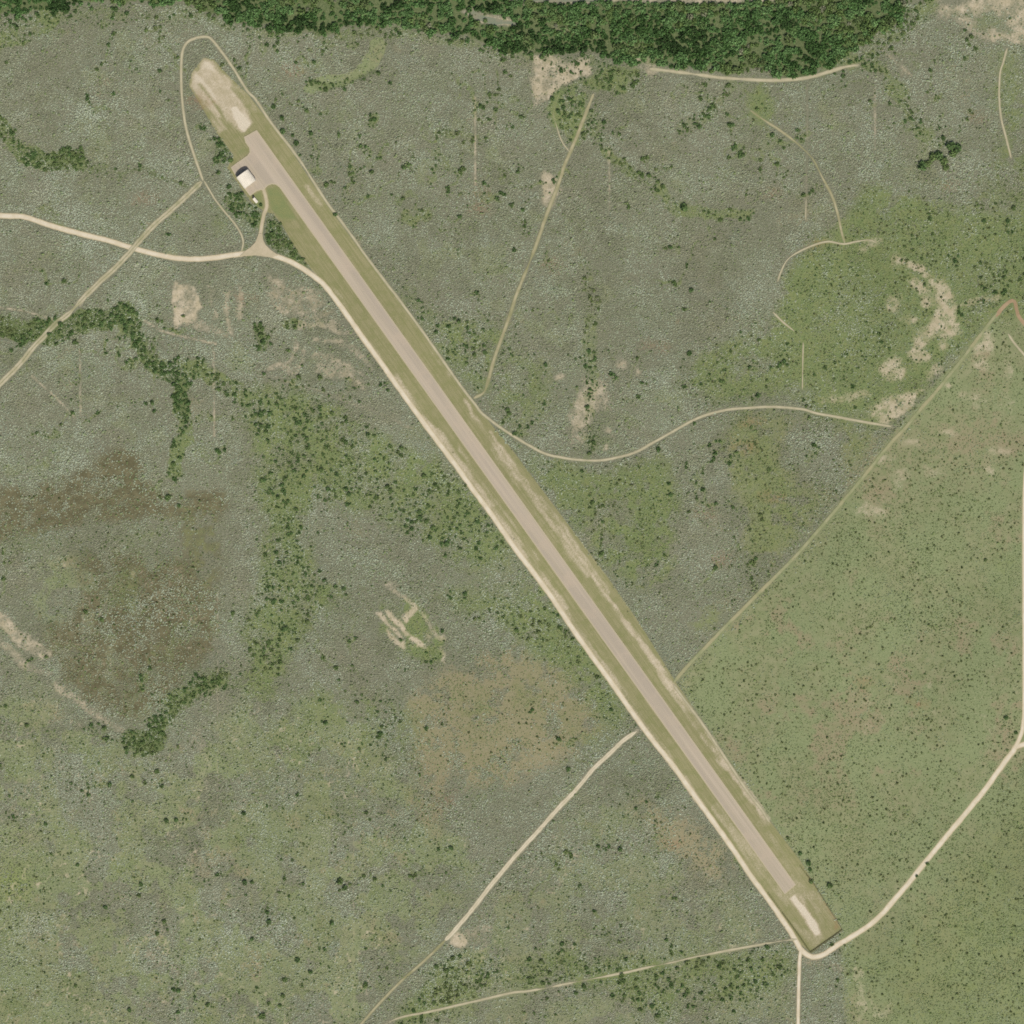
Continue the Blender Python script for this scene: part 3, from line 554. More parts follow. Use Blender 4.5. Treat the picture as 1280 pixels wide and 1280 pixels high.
def slab(name, pts, z0, z1, mat, inset=3.4):
    P = np.array(pts, float); P[:, 0] -= 640; P[:, 1] = 640-P[:, 1]
    area = np.sum(P[:, 0]*np.roll(P[:, 1], -1)-np.roll(P[:, 0], -1)*P[:, 1])
    if area < 0: P = P[::-1]
    n = len(P)
    e0_ = P-np.roll(P, 1, 0); e1_ = np.roll(P, -1, 0)-P
    n0 = np.c_[-e0_[:, 1], e0_[:, 0]]; n0 /= np.linalg.norm(n0, axis=1)[:, None]; n1_ = np.c_[-e1_[:, 1], e1_[:, 0]]; n1_ /= np.linalg.norm(n1_, axis=1)[:, None]
    m = n0+n1_; m /= np.linalg.norm(m, axis=1)[:, None]; I = P+m*inset*.9
    V = [(*p, z1) for p in P]+[(*p, z1) for p in I]+[(*p, z0) for p in P]
    F = [(i, (i+1) % n, n+(i+1) % n, n+i) for i in range(n)]+[(i, 2*n+i, 2*n+(i+1) % n, (i+1) % n) for i in range(n)]
    F = [f if k < n else f for k, f in enumerate(F)]
    tri = tessellate_polygon([[Vector((*p, 0)) for p in I]])
    for a, b, c in tri:
        pa, pb, pc = I[a], I[b], I[c]
        if np.cross(pb-pa, pc-pa) < 0: b, c = c, b
        F.append((n+a, n+b, n+c))
    return mesh_obj(name, V, F, mat, attrs={'edge': [0]*n+[3.4]*n+[0]*n})
o = slab('runway', RUNWAY, 0.0, .45, runway_mat())
fl = np.array([W(*p) for p in [(323.5,292),(328,292),(329,300),(332,306),(338,312),(348,319),(340,322),(318,319),(300,320),(306,314),(313,309),(319,303)]])
fn = len(fl); fc = fl.mean(0)+np.array([2.5, -2])
ff = [(i, (i+1) % fn, fn) for i in range(fn)]; ff = [f if np.cross(fl[f[1]]-fl[f[0]], fc-fl[f[0]]) > 0 else (f[1], f[0], f[2]) for f in ff]
tag(mesh_obj('gravel_road', np.c_[np.vstack([fl, fc]), np.full(fn+1, .40)], ff, RM['drive'], attrs={'across': [.5]*fn+[.3]}), 'pale flared mouth where the hangar drive meets the gravel road', 'road', 'gravel roads', 'structure')
tag(o, 'long straight pale asphalt runway widening into the hangar apron', 'runway', kind='structure')

# water of the oxbow pool and the river beyond the woods
def water_mat():
    t = NT('silty_water', .18, .5); n = t.noise(.05, 4, .6)
    return t.done(t.mix(t.rng(n, .35, .65), A(128,136,112), A(146,142,116)), t.noise(.6, 2), .05, .1)
wm = water_mat()
for nm, P_, lb in (('pond', [(581,12.5),(588,12),(594,14),(600,18.5),(608,20.5),(618,22.5),(630,25),(645,27),(645,31),(630,29.5),(618,31.5),(608,28.5),(600,26),(593,24),(587,18)], 'narrow silty oxbow pool among the river woods'),
                   ('river', [(630,-160),(632,0),(660,1.5),(700,2.5),(740,2.5),(756,0),(756,-160)], 'pale silty river just showing at the top edge')):
    P = np.array([W(*p) for p in P_]); tri = tessellate_polygon([[Vector((*p, 0)) for p in P]])
    F = [t_ if np.cross(P[t_[1]]-P[t_[0]], P[t_[2]]-P[t_[0]]) > 0 else (t_[0], t_[2], t_[1]) for t_ in tri]
    tag(mesh_obj(nm, np.c_[P, np.full(len(P), .05)], [tuple(f) for f in F], wm), lb, 'water', kind='structure')

# ------------------------------------------------------------------ hangar and shed
def plain(name, c, rough=.6, spec=.3, n=.25, metal=0, vary=.12):
    t = NT(name, rough, spec); t.b.inputs['Metallic'].default_value = metal
    z = t.noise(n, 4, .6); return t.done(t.mult(c, t.rng(z, .3, .7, 1-vary, 1+vary*.4)))
M_ROOF = plain('white_sheet_roof', A(242,232,212), .55, .3, .2, vary=.06)
M_WALL = plain('white_sheet_wall', A(206,198,180), .6, .3)
M_DARK = plain('dark_sheet_and_shade', (.03,.028,.026,1), .5, .3)
M_TRIM = plain('grey_trim', A(176,168,150), .6)
M_GLASS = plain('dark_glass', (.03,.035,.04,1), .15, .5)
M_POST = plain('rusty_steel_post', (.10,.075,.055,1), .7)
M_BARK = plain('grey_bark', (.09,.075,.06,1), .95, .05, 2)
def box(cx, cy, cz, sx, sy, sz):
    V = [(cx+a*sx/2, cy+b*sy/2, cz+c*sz/2) for c in (-1, 1) for a, b in ((-1,-1),(1,-1),(1,1),(-1,1))]
    return V, [(3,2,1,0),(4,5,6,7),(0,1,5,4),(1,2,6,5),(2,3,7,6),(3,0,4,7)]
def boxes(L):
    V, F = [], []
    for b in L:
        v, f = box(*b); F += [tuple(i+len(V) for i in q) for q in f]; V += v
    return V, F
def empty(name, x, y, z=0, rz=0):
    e = bpy.data.objects.new(name, None); COL.objects.link(e); e.location = (x, y, z); e.rotation_euler = (0, 0, rz); e.empty_display_size = 1; return e
def part(name, VF, mat, parent, smooth=False): return mesh_obj(name, VF[0], VF[1], mat, parent, smooth)

AX = math.atan2(.805, -.594)                       # runway direction, pointing to its upper end (world)
HX, HY = W(308.2, 224.2)
h = empty('hangar', HX, HY, .45, AX)               # local +x = upper-left end, y across
tag(h, 'white arched hangar on the apron beside the runway, its upper end in shadow', 'hangar')
HL, HWD, HE, HR = 17.2, 17.4, 4.3, 5.0
ys = np.linspace(-1, 1, 25); arch = lambda u: HE+HR*np.sqrt(np.clip(1-(u*.985)**2, 0, 1))
def shell(x0, x1, out):
    V = []; n = len(ys)
    for x in (x0, x1):
        for th in (0, .14): V += [(x, u*(HWD/2+out+th*.5), arch(u)+th) for u in ys]
    F = []
    for i in range(n-1):
        F += [(n+i, 3*n+i, 3*n+i+1, n+i+1), (i, i+1, 2*n+i+1, 2*n+i), (i, n+i, n+i+1, i+1), (2*n+i, 2*n+i+1, 3*n+i+1, 3*n+i)]
    F += [(0, 2*n, 3*n, n), (n-1, 2*n-1, 4*n-1, 3*n-1)]
    return V, F
rf = part('roof', shell(-HL/2, HL/2, .35), M_ROOF, h)
V, F = [], []
for x in np.linspace(-HL/2+.6, HL/2-.6, 15):       # standing seams
    b = len(V); n = len(ys)
    for dx in (-.06, .06):
        for th in (.13, .20): V += [(x+dx, u*(HWD/2+.42), arch(u)+th) for u in ys]
    for i in range(n-1): F += [(b+n+i, b+3*n+i, b+3*n+i+1, b+n+i+1), (b+i, b+n+i, b+n+i+1, b+i+1), (b+2*n+i+1, b+3*n+i+1, b+3*n+i, b+2*n+i)]
part('roof_seam', (V, F), M_ROOF, rf)
for sgn in (-1, 1):
    part('side_wall', boxes([(0, sgn*(HWD/2-.05), (HE+.5)/2-.2, HL-.3, .2, HE+.4)]), M_WALL, h)
def end_wall(x, th):
    n = len(ys); V = []
    for xx in (x, x+th):
        V += [(xx, u*(HWD/2-.2), 0) for u in ys]+[(xx, u*(HWD/2-.2), arch(u)-.02) for u in ys]
    F = []
    for i in range(n-1):
        F += [(i, n+i, n+i+1, i+1), (2*n+i, 2*n+i+1, 3*n+i+1, 3*n+i), (n+i, 3*n+i, 3*n+i+1, n+i+1)]
    return V, F
e1_ = part('end_wall', end_wall(HL/2-.5, .2), M_WALL, h); e2_ = part('end_wall', end_wall(-HL/2+.3, .2), M_WALL, h)
for y in (-5.2, -1.75, 1.75, 5.2):
    dd = part('hangar_door', boxes([(HL/2-.2+(.09 if abs(y) > 3 else 0), y, 2.4, .1, 3.6, 4.7)]), M_DARK, h); dd['label'] = 'tall sliding hangar door leaf, darkened for the shaded open end'  # near-black: shade of the open upper end put into the leaf colour
part('door_rail', boxes([(HL/2-.13, 0, 4.9, .25, 15, .25)]), M_TRIM, h)
sd_ = part('side_door', boxes([(-HL/2+.26, 4, 1.05, .08, 1.0, 2.1)]), M_TRIM, h); part('handle', boxes([(-HL/2+.2, 4.35, 1.05, .06, .12, .05)]), M_DARK, sd_)
for y in (-5, -1):
    wn = part('window', boxes([(-HL/2+.24, y, 1.9, .1, 1.6, 1.1)]), M_TRIM, h); part('pane', boxes([(-HL/2+.18, y, 1.9, .06, 1.4, .9)]), M_GLASS, wn)

sx, sy = W(319.4, 250.6)
s_ = empty('shed', sx, sy, .02, AX+.05)
tag(s_, 'small narrow white-roofed shed on the grass below the hangar', 'shed')
part('wall', boxes([(0, 0, 1.3, 6.4, 2.7, 2.6)]), M_WALL, s_)
V = [(x, y, z) for x in (-3.6, 3.6) for y, z in ((-1.75, 2.5), (0, 3.25), (1.75, 2.5), (-1.75, 2.62), (0, 3.37), (1.75, 2.62))]
F = [(3,4,10,9),(4,5,11,10),(1,0,6,7),(2,1,7,8),(0,3,9,6),(5,2,8,11),(0,1,4,3),(1,2,5,4),(7,6,9,10),(8,7,10,11)]
part('roof', (V, F), M_ROOF, s_)
dsh = part('door', boxes([(0, -1.39, 1.0, .95, .08, 2.0)]), M_TRIM, s_); part('handle', boxes([(.35, -1.46, 1.0, .1, .06, .06)]), M_DARK, dsh)
wn = part('window', boxes([(2, -1.39, 1.6, 1.0, .08, .8)]), M_TRIM, s_); part('pane', boxes([(2, -1.45, 1.6, .85, .05, .65)]), M_GLASS, wn)
ux, uy = W(317.0, 245.9)  # dark drum added here to stand in for the shed's shadow
tk = empty('shed_shade', ux, uy, .02); tag(tk, 'small dark round body added for the shade at the upper end of the shed', 'shade_body')
def cyl(r0, r1, z0, z1, n=16, cap=True):
    t_ = np.linspace(0, 2*PI, n, endpoint=False)
    V = [(r0*math.cos(a), r0*math.sin(a), z0) for a in t_]+[(r1*math.cos(a), r1*math.sin(a), z1) for a in t_]+[(0, 0, z1+.25*r1)]
    F = [(i, (i+1) % n, n+(i+1) % n, n+i) for i in range(n)]+[(n+i, n+(i+1) % n, 2*n) for i in range(n)]
    return V, F
part('shed_shade_drum', cyl(1.25, 1.25, 0, 2.1), M_DARK, tk); part('shed_shade_cap', cyl(.35, .3, 2.3, 2.5), M_DARK, tk)

# fence round the lower overrun
FP = [(978,1141),(989,1156),(1001,1173),(1013,1190.5),(1023,1183.5),(1033,1176.5),(1043,1169.5),(1053,1162),(1046,1151),(1039,1140),(1028,1122),(1018,1106),(1008,1093)]
def dens(P, d):
    out = []
    for a, b in zip(P[:-1], P[1:]):
        a = np.array(a, float); b = np.array(b, float); n = max(1, round(np.linalg.norm(b-a)/d)); out += [a+(b-a)*i/n for i in range(n)]
    return out+[np.array(P[-1], float)]
fp = dens(FP, 6.5); fx, fy = W(1013, 1190.5)
fe = empty('fence', fx, fy); tag(fe, 'dark wire stock fence round the lower overrun of the runway', 'fence')
for p in fp:
    x, y = W(*p); V, F = cyl(.09, .08, 0, 2.3, 8); part('fence_post', ([(v[0]+x-fx, v[1]+y-fy, v[2]) for v in V], F), M_POST, fe)
V, F = [], []
for a, b in zip(fp[:-1], fp[1:]):
    a = np.array(W(*a))-[fx, fy]; b = np.array(W(*b))-[fx, fy]; dr = (b-a)/np.linalg.norm(b-a); nn = np.array([-dr[1], dr[0]])
    for z in np.arange(.2, 2.25, .25):
        o_ = len(V); r = .035
        for p in (a, b):
            for du, dz in ((-r, -r), (r, -r), (r, r), (-r, r)): V.append((p[0]+nn[0]*du, p[1]+nn[1]*du, z+dz))
        F += [(o_+i, o_+(i+1) % 4, o_+4+(i+1) % 4, o_+4+i) for i in range(4)]
part('fence_wire', (V, F), M_POST, fe)
# ------------------------------------------------------------------ plants
def leaf_mat(name, cols, merged, rough=.9):
    """leaf colour runs through COLS from plant to plant and a little from clump to clump"""
    t = NT(name, rough, .08)
    if merged: f = t.attr('tint')
    else:
        q = t.n.new('ShaderNodeSeparateColor'); t.l.new(t.n.new('ShaderNodeObjectInfo').outputs['Color'], q.inputs[0]); f = q.outputs[0]
    n = t.noise(.9, 2, .7)
    c = cols[0]
    k = len(cols)
    for i in range(1, k): c = t.mix(t.rng(f, (i-1)/(k-1), i/(k-1)), c, cols[i])
    if merged and 'scrub' in name:
        c = t.mix(t.rng(t.noise(.014, 4, .6), .52, .7, 0, .35), c, A(144,136,112,k=K_SCRUB)); c = t.mix(t.rng(t.noise(.02, 3, .6), .56, .7, 0, .4), c, A(128,138,122,k=K_SCRUB))
        c = t.mix(t.attr('green'), c, SCRUB_G)
    c = t.mult(c, t.rng(n, .25, .75, .78, 1.2))
    t.b.inputs['Transmission Weight'].default_value = 0
    return t.done(c)
K_SCRUB, K_TREE, K_RIV = 1.39, 2.0, 2.05
SCRUB = [A(109,111,90,k=K_SCRUB), A(127,129,106,k=K_SCRUB), A(136,140,117,k=K_SCRUB), A(142,149,127,k=K_SCRUB), A(153,160,139,k=K_SCRUB)]
SCRUB_G = A(104,118,74,k=1.3)
MESQ = [A(66,86,48,k=K_TREE), A(74,94,56,k=K_TREE), A(82,98,58,k=K_TREE), A(94,104,66,k=K_TREE)]
RIVER = [A(50,69,38,k=K_RIV), A(62,86,46,k=K_RIV), A(74,100,58,k=K_RIV), A(86,111,68,k=K_RIV), A(82,99,56,k=K_RIV), A(108,110,88,k=K_RIV)]
BUSH = [A(88,95,60,k=K_TREE), A(82,95,58,k=K_TREE), A(104,109,73,k=K_TREE), A(96,104,66,k=K_TREE)]

def dome(nseg=5, jit=.35, seed=0):
    r = np.random.default_rng(seed); V = []
    for lev, (rad, z) in enumerate(((1.0, .05), (.62, .72))):
        for i in range(nseg):
            a = 2*PI*(i+.5*lev)/nseg+r.uniform(-.35, .35); q = rad*(1+r.uniform(-jit, jit)); V.append((q*math.cos(a), q*math.sin(a), z*(1+r.uniform(-.4, .4) if lev else 1)))
    V.append((r.uniform(-.25, .25), r.uniform(-.25, .25), 1.0))
    F = []
    for i in range(nseg):
        j = (i+1) % nseg
        F += [(i, j, nseg+i), (j, nseg+j, nseg+i), (nseg+i, nseg+j, 2*nseg)]
    return np.array(V), np.array(F)
def merge(protos, xs, ys, rad, hgt, mat, name, tint, extra=None):
    n = len(xs); which = rng.integers(0, len(protos), n); rot = rng.uniform(0, 2*PI, n)
    VV, FF, TT, EE = [], [], [], []; base_ = 0
    for k, (pv, pf) in enumerate(protos):
        m = np.where(which == k)[0]
        if not len(m): continue
        c, s = np.cos(rot[m])[:, None], np.sin(rot[m])[:, None]; r = rad[m][:, None]
        st = (1+rng.uniform(-.2, .2, len(m)))[:, None]
        X = (pv[:, 0]*c-pv[:, 1]*s)*r*st+xs[m][:, None]; Y = (pv[:, 0]*s+pv[:, 1]*c)*r/st+ys[m][:, None]; Z = pv[:, 2]*hgt[m][:, None]
        VV.append(np.stack([X, Y, Z], -1).reshape(-1, 3))
        FF.append((pf[None]+(np.arange(len(m))*len(pv))[:, None, None]+base_).reshape(-1, pf.shape[1])); base_ += len(m)*len(pv)
        TT.append(np.repeat(tint[m], len(pv)))
        if extra is not None: EE.append(np.repeat(extra[m], len(pv)))
    return mesh_obj(name, np.vstack(VV), np.vstack(FF), mat, attrs={'tint': np.concatenate(TT), **({'green': np.concatenate(EE)} if extra is not None else {})})
def crown(n, seed, flat=.75, leaf=.26, lobes=6):
    """unit crown: leaf clumps spread through a lobed canopy of radius 1; returns quads"""
    r = np.random.default_rng(seed)
    L = [(0, 0, .62, .60)]
    for i in range(lobes):
        a = 2*PI*i/lobes+r.uniform(-.4, .4); q = r.uniform(.42, .66); L.append((q*math.cos(a), q*math.sin(a), r.uniform(.36, .66), r.uniform(.30, .48)))
    V, F = [], []
    for i in range(n):
        lx, ly, lz, lr = L[r.integers(0, len(L))]
        d = r.normal(size=3); d /= np.linalg.norm(d); d[2] = abs(d[2])*.9-.15
        q = lr*r.uniform(.55, 1.05); c = np.array([lx, ly, lz*flat])+d*q*np.array([1, 1, flat])
        c[2] = max(.12, c[2])
        nrm = d+r.normal(size=3)*.55; nrm /= np.linalg.norm(nrm)
        u = np.cross(nrm, r.normal(size=3)); u /= np.linalg.norm(u); v = np.cross(nrm, u); sz = leaf*r.uniform(.6, 1.25)
        b = len(V)
        for a, e in ((-1, -.7), (1, -.8), (.8, 1), (-.9, .8)): V.append(c+u*a*sz*.5+v*e*sz*.5)
        F.append((b, b+1, b+2, b+3))
    return np.array(V), np.array(F)
def limbs(seed, top=.55):
    """tapered trunk with limbs for a crown of radius 1"""
    r = np.random.default_rng(seed); V, F = [], []
    def tube(p, q, r0, r1, n=6):
        p = np.array(p); q = np.array(q); d = (q-p)/np.linalg.norm(q-p); u = np.cross(d, [.3, .9, .1]); u /= np.linalg.norm(u); v = np.cross(d, u); b = len(V)
        for c, rr in ((p, r0), (q, r1)):
            for i in range(n): a = 2*PI*i/n; V.append(c+(u*math.cos(a)+v*math.sin(a))*rr)
        F.extend([(b+i, b+(i+1) % n, b+n+(i+1) % n, b+n+i) for i in range(n)])
    tube((0, 0, -.02), (.02, .02, .28), .075, .055)
    for i in range(4):
        a = PI/2*i+r.uniform(-.5, .5); m = (.25*math.cos(a), .25*math.sin(a), .42)
        tube((.02, .02, .26), m, .045, .03); tube(m, (.55*math.cos(a+.2), .55*math.sin(a+.2), top), .03, .012)
    return np.array(V), F

blocked = np.clip(road_m, 0, 1)
def jitter_grid(step, lo=-45, hi=1325, j=.95):
    n = int((hi-lo)/step); a = lo+step*(np.arange(n)+.5); X, Y = np.meshgrid(a, a)
    X = (X+rng.uniform(-j, j, X.shape)*step/2).ravel(); Y = (Y+rng.uniform(-j, j, Y.shape)*step/2).ravel(); return X, Y

# --- grey scrub: uncountable low bushes
X, Y = jitter_grid(1.75)
nzd = vnoise(X, Y, 22, 41, 3); D_ = np.clip(at('D', X, Y), 0, 1); S_ = at('S', X, Y); G_ = np.clip(at('G', X, Y), 0, 1); P_a = np.clip(at('P', X, Y), 0, 1)
B_a = np.clip(at('B', X, Y)+at('T', X, Y), 0, 1)
den = (1-D_)*(1-np.clip(S_*1.1, 0, .9))*(1-at('F', X, Y))*(.62+.5*sstep(nzd, .3, .6))
gden = np.clip(G_*.75+P_a*.26+.05*B_a, 0, .7)*(1-np.clip(S_*1.3, 0, .95))*(.5+.9*sstep(vnoise(X, Y, 14, 49, 3), .35, .65))
road_at = blocked[((Y-R0)/ST).round().astype(int), ((X-R0)/ST).round().astype(int)]
lim = (1-at('M', X, Y))*(1-road_at)*(1-np.clip(at('F', X, Y)*2, 0, 1))
u = rng.random(len(X)); isg = (u > den*lim); keep = (u < (den+gden)*lim) & ~((X > 578) & (X < 648) & (Y > 11) & (Y < 33)) & (Y > 5)
X, Y, isg, G_, P_a = X[keep], Y[keep], isg[keep], G_[keep], P_a[keep]; n = len(X)
rad = rng.uniform(.6, 1.2, n)*(.8+.4*vnoise(X, Y, 30, 42, 2)); hg = rad*rng.uniform(.6, .95, n)
spk = rng.random(n) < .035; rad[spk] *= rng.uniform(1.0, 1.8, spk.sum()); hg[spk] *= 1.9
rad[isg] *= .85; hg[isg] *= .8
warm = vnoise(X, Y, 70, 43, 4, .65); 
dark_n = sstep(Y, 470, 330)*sstep(X, 330, 480)*sstep(X, 1020, 930)*.16+sstep(Y, 140, 60)*sstep(X, 380, 250)*.1+.14*sstep(np.hypot((X-130)/150, (Y-750)/130), 1.1, .8)-.10*sstep(np.hypot((X-120)/190, (Y-520)/110), 1.2, .6)
mid = vnoise(X, Y, 13, 52, 3, .6)
tint = np.clip(.56-dark_n+(warm-.5)*1.5+(mid-.5)*1.1+rng.normal(0, .22, n), 0, 1)
green = np.clip(np.where(isg, .72, .10)+.5*(vnoise(X, Y, 35, 50, 3)-.45)+rng.normal(0, .12, n), 0, 1); green[spk] = np.clip(green[spk]+.6, 0, 1)
o = merge([dome(4, .4, s) for s in range(8)], X-640, 640-Y, rad, hg, leaf_mat('scrub_leaves', SCRUB, True), 'scrub', tint, green)
tag(o, 'dense low grey-green scrub covering the ground between the clearings', 'scrub', kind='stuff')
print('scrub', n)

# --- places for trees and bushes
def scatter(step, weight, rlo, rhi, power=1.6):
    X, Y = jitter_grid(step)
    wv = weight(X, Y)*(1-np.clip(blocked[((Y-R0)/ST).round().astype(int), ((X-R0)/ST).round().astype(int)]*1.3, 0, 1))
    k = rng.random(len(X)) < wv; X, Y = X[k], Y[k]
    return np.c_[X, Y, rlo+(rhi-rlo)*rng.random(len(X))**power]
def wq(X, Y): return np.clip(at('Q', X, Y)*(.55+.95*sstep(vnoise(X, Y, 26, 44, 3), .35, .62))*.6, 0, .9)*(1-at('M', X, Y))+.006*(1-at('M', X, Y))*(1-at('F', X, Y))*(1-at('S', X, Y))
mesq = np.vstack([scatter(6.0, lambda X, Y: wq(X, Y)*.85*(.06+.94*sstep(at('Q', X, Y), .28, .55)), 1.4, 3.7, 2.4), scatter(3.8, lambda X, Y: wq(X, Y)*.75, .75, 1.6), scatter(4.6, lambda X, Y: np.clip(at('L', X, Y)*at('Q', X, Y)*(.5+1.1*sstep(vnoise(X, Y, 15, 84, 2), .35, .6)), 0, .92)*(1-at('M', X, Y)), 1.3, 3.6, 1.6)])
bush = scatter(5.0, lambda X, Y: np.clip(at('U', X, Y)*(.25+.9*sstep(vnoise(X, Y, 40, 45, 3), .35, .65))*.55, 0, .8)*(1-.9*at('M', X, Y))*(1-at('F', X, Y)), .7, 1.85, 2.0)
small = scatter(4.2, lambda X, Y: np.clip((at('U', X, Y)+.5*at('T', X, Y)+.35*at('P', X, Y)+.4*at('G', X, Y))*.28, 0, .4)*(1-at('M', X, Y))*(1-at('F', X, Y)), .45, .85, 1.0)
river = scatter(5.2, lambda X, Y: np.where(at('F', X, Y) > .12, np.clip(at('F', X, Y)*1.3, 0, 1)*(.6+.4*sstep(vnoise(X, Y, 25, 51, 3), .35, .55)), 0), 2.2, 6.2, 1.7)
river = river[(river[:, 1] > -30) & (river[:, 0] < 1180)]

# spots read off the photograph: x, y, crown radius, label
KNOWN_TREES = [
 (273,216,3.4,'single round tree left of the hangar across the grass edge'), (286.5,233.5,3.8,'dark round tree just left of the hangar\'s lower corner'),
 (288,200,4,'dark tree at the grass edge straight above the hangar'), (353.5,164.5,4.2,'dark tree right beside the perimeter track, uppermost of its short row'),
 (366,169.5,2.8,'smaller middle tree of the short row along the perimeter track'), (370.5,179,4.2,'lowest tree of the short row along the perimeter track'),
 (408,231,4.2,'lone round tree right of the perimeter track beside the upper runway'), (419,268.5,3.2,'dark tree standing right on the perimeter track beside the upper runway'),
 (375,194,2.2,'small tree just right of the perimeter track, below the short row'), (326,256,2.6,None),
 (1153,208,7.0,'dark evergreen at the lower left end of the upper right thicket'), (1159.5,205,5.6,'dark evergreen second from the lower left end of the thicket'), (1166,197,6.2,'dark evergreen on the left shoulder of the upper right thicket'), (1173,195,6.4,'dark evergreen in the middle of the upper right thicket'), (1180,202,6.4,'dark evergreen in the lower middle of the upper right thicket'), (1182,210,5,'lowest dark evergreen of the upper right thicket'), (1188,183,7,'dark evergreen at the top of the upper right thicket'), (1197,185,6.4,'dark evergreen at the right end of the upper right thicket'), (1191,192,5.8,'dark evergreen low on the right side of the thicket'),
 (1159.5,1080,3,'dark tree on the right edge of the road climbing to the right'), (1146,1095,2.2,'small dark tree touching the curving road from below'), (1257.5,897.5,3.6,'lone dark tree in the grassland left of the right-edge road'), (1270,916,2.8,'small dark tree close to the fork at the right edge'),
 (1010.6,1079,4,'largest dark tree right of the lower runway end'), (1013,1087,3,None), (1014,1102,3.6,'dark tree at the corner of the fence right of the overrun'), (1000,1067,3.2,None), (1037,1107,4.5,None),
 (372,1200,4,'round dark tree in the bare spots near the bottom edge, uppermost'), (388,1215,3.4,'round tree right of the bare spots near the bottom edge'), (356,1225,4,'round tree with a bare ring near the bottom edge'), (354,1245,3.6,None), (328,1270,5,'largest tree in the bare spots at the bottom edge'), (350,1257,3,None), (336,1254,3,None),
 (425,1102,5,'large dark tree alone in the grey brush at lower left'), (431,1110,4.4,None), (455,1095,3,None), (336,1152,4,None), (305,1017,3.6,'round dark tree in the mottled brush, uppermost of its column'), (306,1103,4,None), (315,1103,3,None), (208,1026,3.6,None), (220,1025,3.4,None), (250,1175,2.6,None), (260,1256,3.6,None), (57,1030,3.2,None), (97,1081,2.8,None), (315,1174,3.2,None),
 (855,260,6,'large round dark green tree in the draw right of the khaki track'), (541,660,4,'dark round tree in the green flat left of the runway'), (558,680,4.4,'largest dark round tree above the pale strip of brush'),
 (501,800,2.6,None), (553,789,3,None), (458,1016,3,None), (823,562,4,'dark tree just below the winding track right of the runway'), (864,363,3.6,None), (862,442,4,None), (1232,700,2.6,None),
 (76,406,4,'tree beside the two-track where it crosses the draw'), (62,418,3.4,None), (193,514,3,None), (326,420,4.4,None), (329,428,4.4,None), (210,622,5,'dark round tree in the olive ground right of the brown clearing'), (224,632,3,None), (400,472,4,None), (485,488,2.6,'lone tree in the pale brush left of the runway'),
]
kt = np.array([(a, b, c) for a, b, c, _ in KNOWN_TREES])
def clear(P, Q_, m):
    if not len(P): return P
    k = np.ones(len(P), bool)
    for x, y, r in Q_: k &= np.hypot(P[:, 0]-x, P[:, 1]-y) > (r+P[:, 2])*m
    return P[k]
mesq = clear(mesq, kt, .8); bush = clear(bush, kt, .9)
hs = np.array([(308, 224, 15), (319, 250, 6)]); mesq = clear(mesq, hs, 1); bush = clear(bush, hs, 1)

PLACE = [
 ['in the top-left corner of the brush','by the looped track past the upper overrun','in the brush above the upper runway','near the pale oxbow pool','by the sandy gullies below the river woods','just below the river woods right of the khaki track','at the right end of the river woods','by the pale rocky ground in the top-right corner'],
 ['in the draw at the left edge above the gravel road','near the white arched hangar','beside the upper runway','in the grey brush right of the upper runway','along the khaki track to the river','in the draw left of the fading grass track','around the fading grass track','near the dark upper right thicket'],
 ['in the draw crossed by the straight two-track','around the bare pale field patch','beside the bend of the gravel road','between the upper runway and khaki track','right of the khaki track\'s lower half','in the grey brush left of the green pasture','in the green pasture','around the orange dirt bend'],
 ['in the grey brush at the left edge','along the draw bending down from the two-track','in the green flat left of mid runway','by the track fork at mid runway','inside the bend of the winding track','under the right half of the winding track','beside the grassy cutline','on the patchy pasture right of the cutline'],
 ['around the brown clearing','right of the brown clearing','in the tree belt left of the sandy scar','beside the pale sandy scar','beside the middle of the runway','in the corner between runway and cutline','on the pale grassland below the cutline','on the pale grassland along the right edge'],
 ['at the foot of the brown clearing','in the dark draw below the brown clearing','left of the tan pasture','on the tan pasture','between the tan pasture and the runway','where the cutline meets the runway','in the middle of the pale grassland','near the road fork at the right edge'],
 ['on the olive flat at the lower left edge','in the mottled brush at lower left','in the grey brush left of the diagonal track','beside the upper diagonal track','between the diagonal track and the runway','beside the lower runway','above the curving road at the lower overrun','beside the road climbing to the right edge'],
 ['in the bottom-left corner','in the mottled brush at the bottom edge','among the bare spots near the bottom edge','where the diagonal track nears the bottom edge','along the green bottom track','on the bottom track toward the junction','around the fenced lower overrun','in the bottom-right green grassland'],
]
def label_all(P, noun, cat_group, fixed=None):
    """one label per plant: what sets it apart inside its patch, else a label the look-alikes of that patch share"""
    out = [None]*len(P); grp = [None]*len(P)
    cells = {}
    for i, (x, y, r) in enumerate(P):
        if fixed and fixed[i]: out[i] = fixed[i]; continue
        cells.setdefault((min(7, max(0, int(y//160))), min(7, max(0, int(x//160)))), []).append(i)
    for (cy, cx), ids in cells.items():
        ph = PLACE[cy][cx]
        if len(ids) == 1: out[ids[0]] = f'single {noun} {ph}'; continue
        left = list(ids)
        for word, key in (('largest', lambda i: -P[i][2]), ('leftmost', lambda i: P[i][0]), ('rightmost', lambda i: -P[i][0]), ('uppermost', lambda i: P[i][1]), ('lowest', lambda i: -P[i][1])):
            b = min(ids, key=key)
            if b in left: out[b] = f'{word} {noun} {ph}'; left.remove(b)
        for i in left:
            out[i] = f'{noun} {ph}, several alike' if len(left) > 1 else f'middle-sized {noun} {ph}'; grp[i] = f'{cat_group} {ph}'
    return out, grp
def inframe(P): return (P[:, 0] > -2) & (P[:, 0] < 1282) & (P[:, 1] > -2) & (P[:, 1] < 1282)
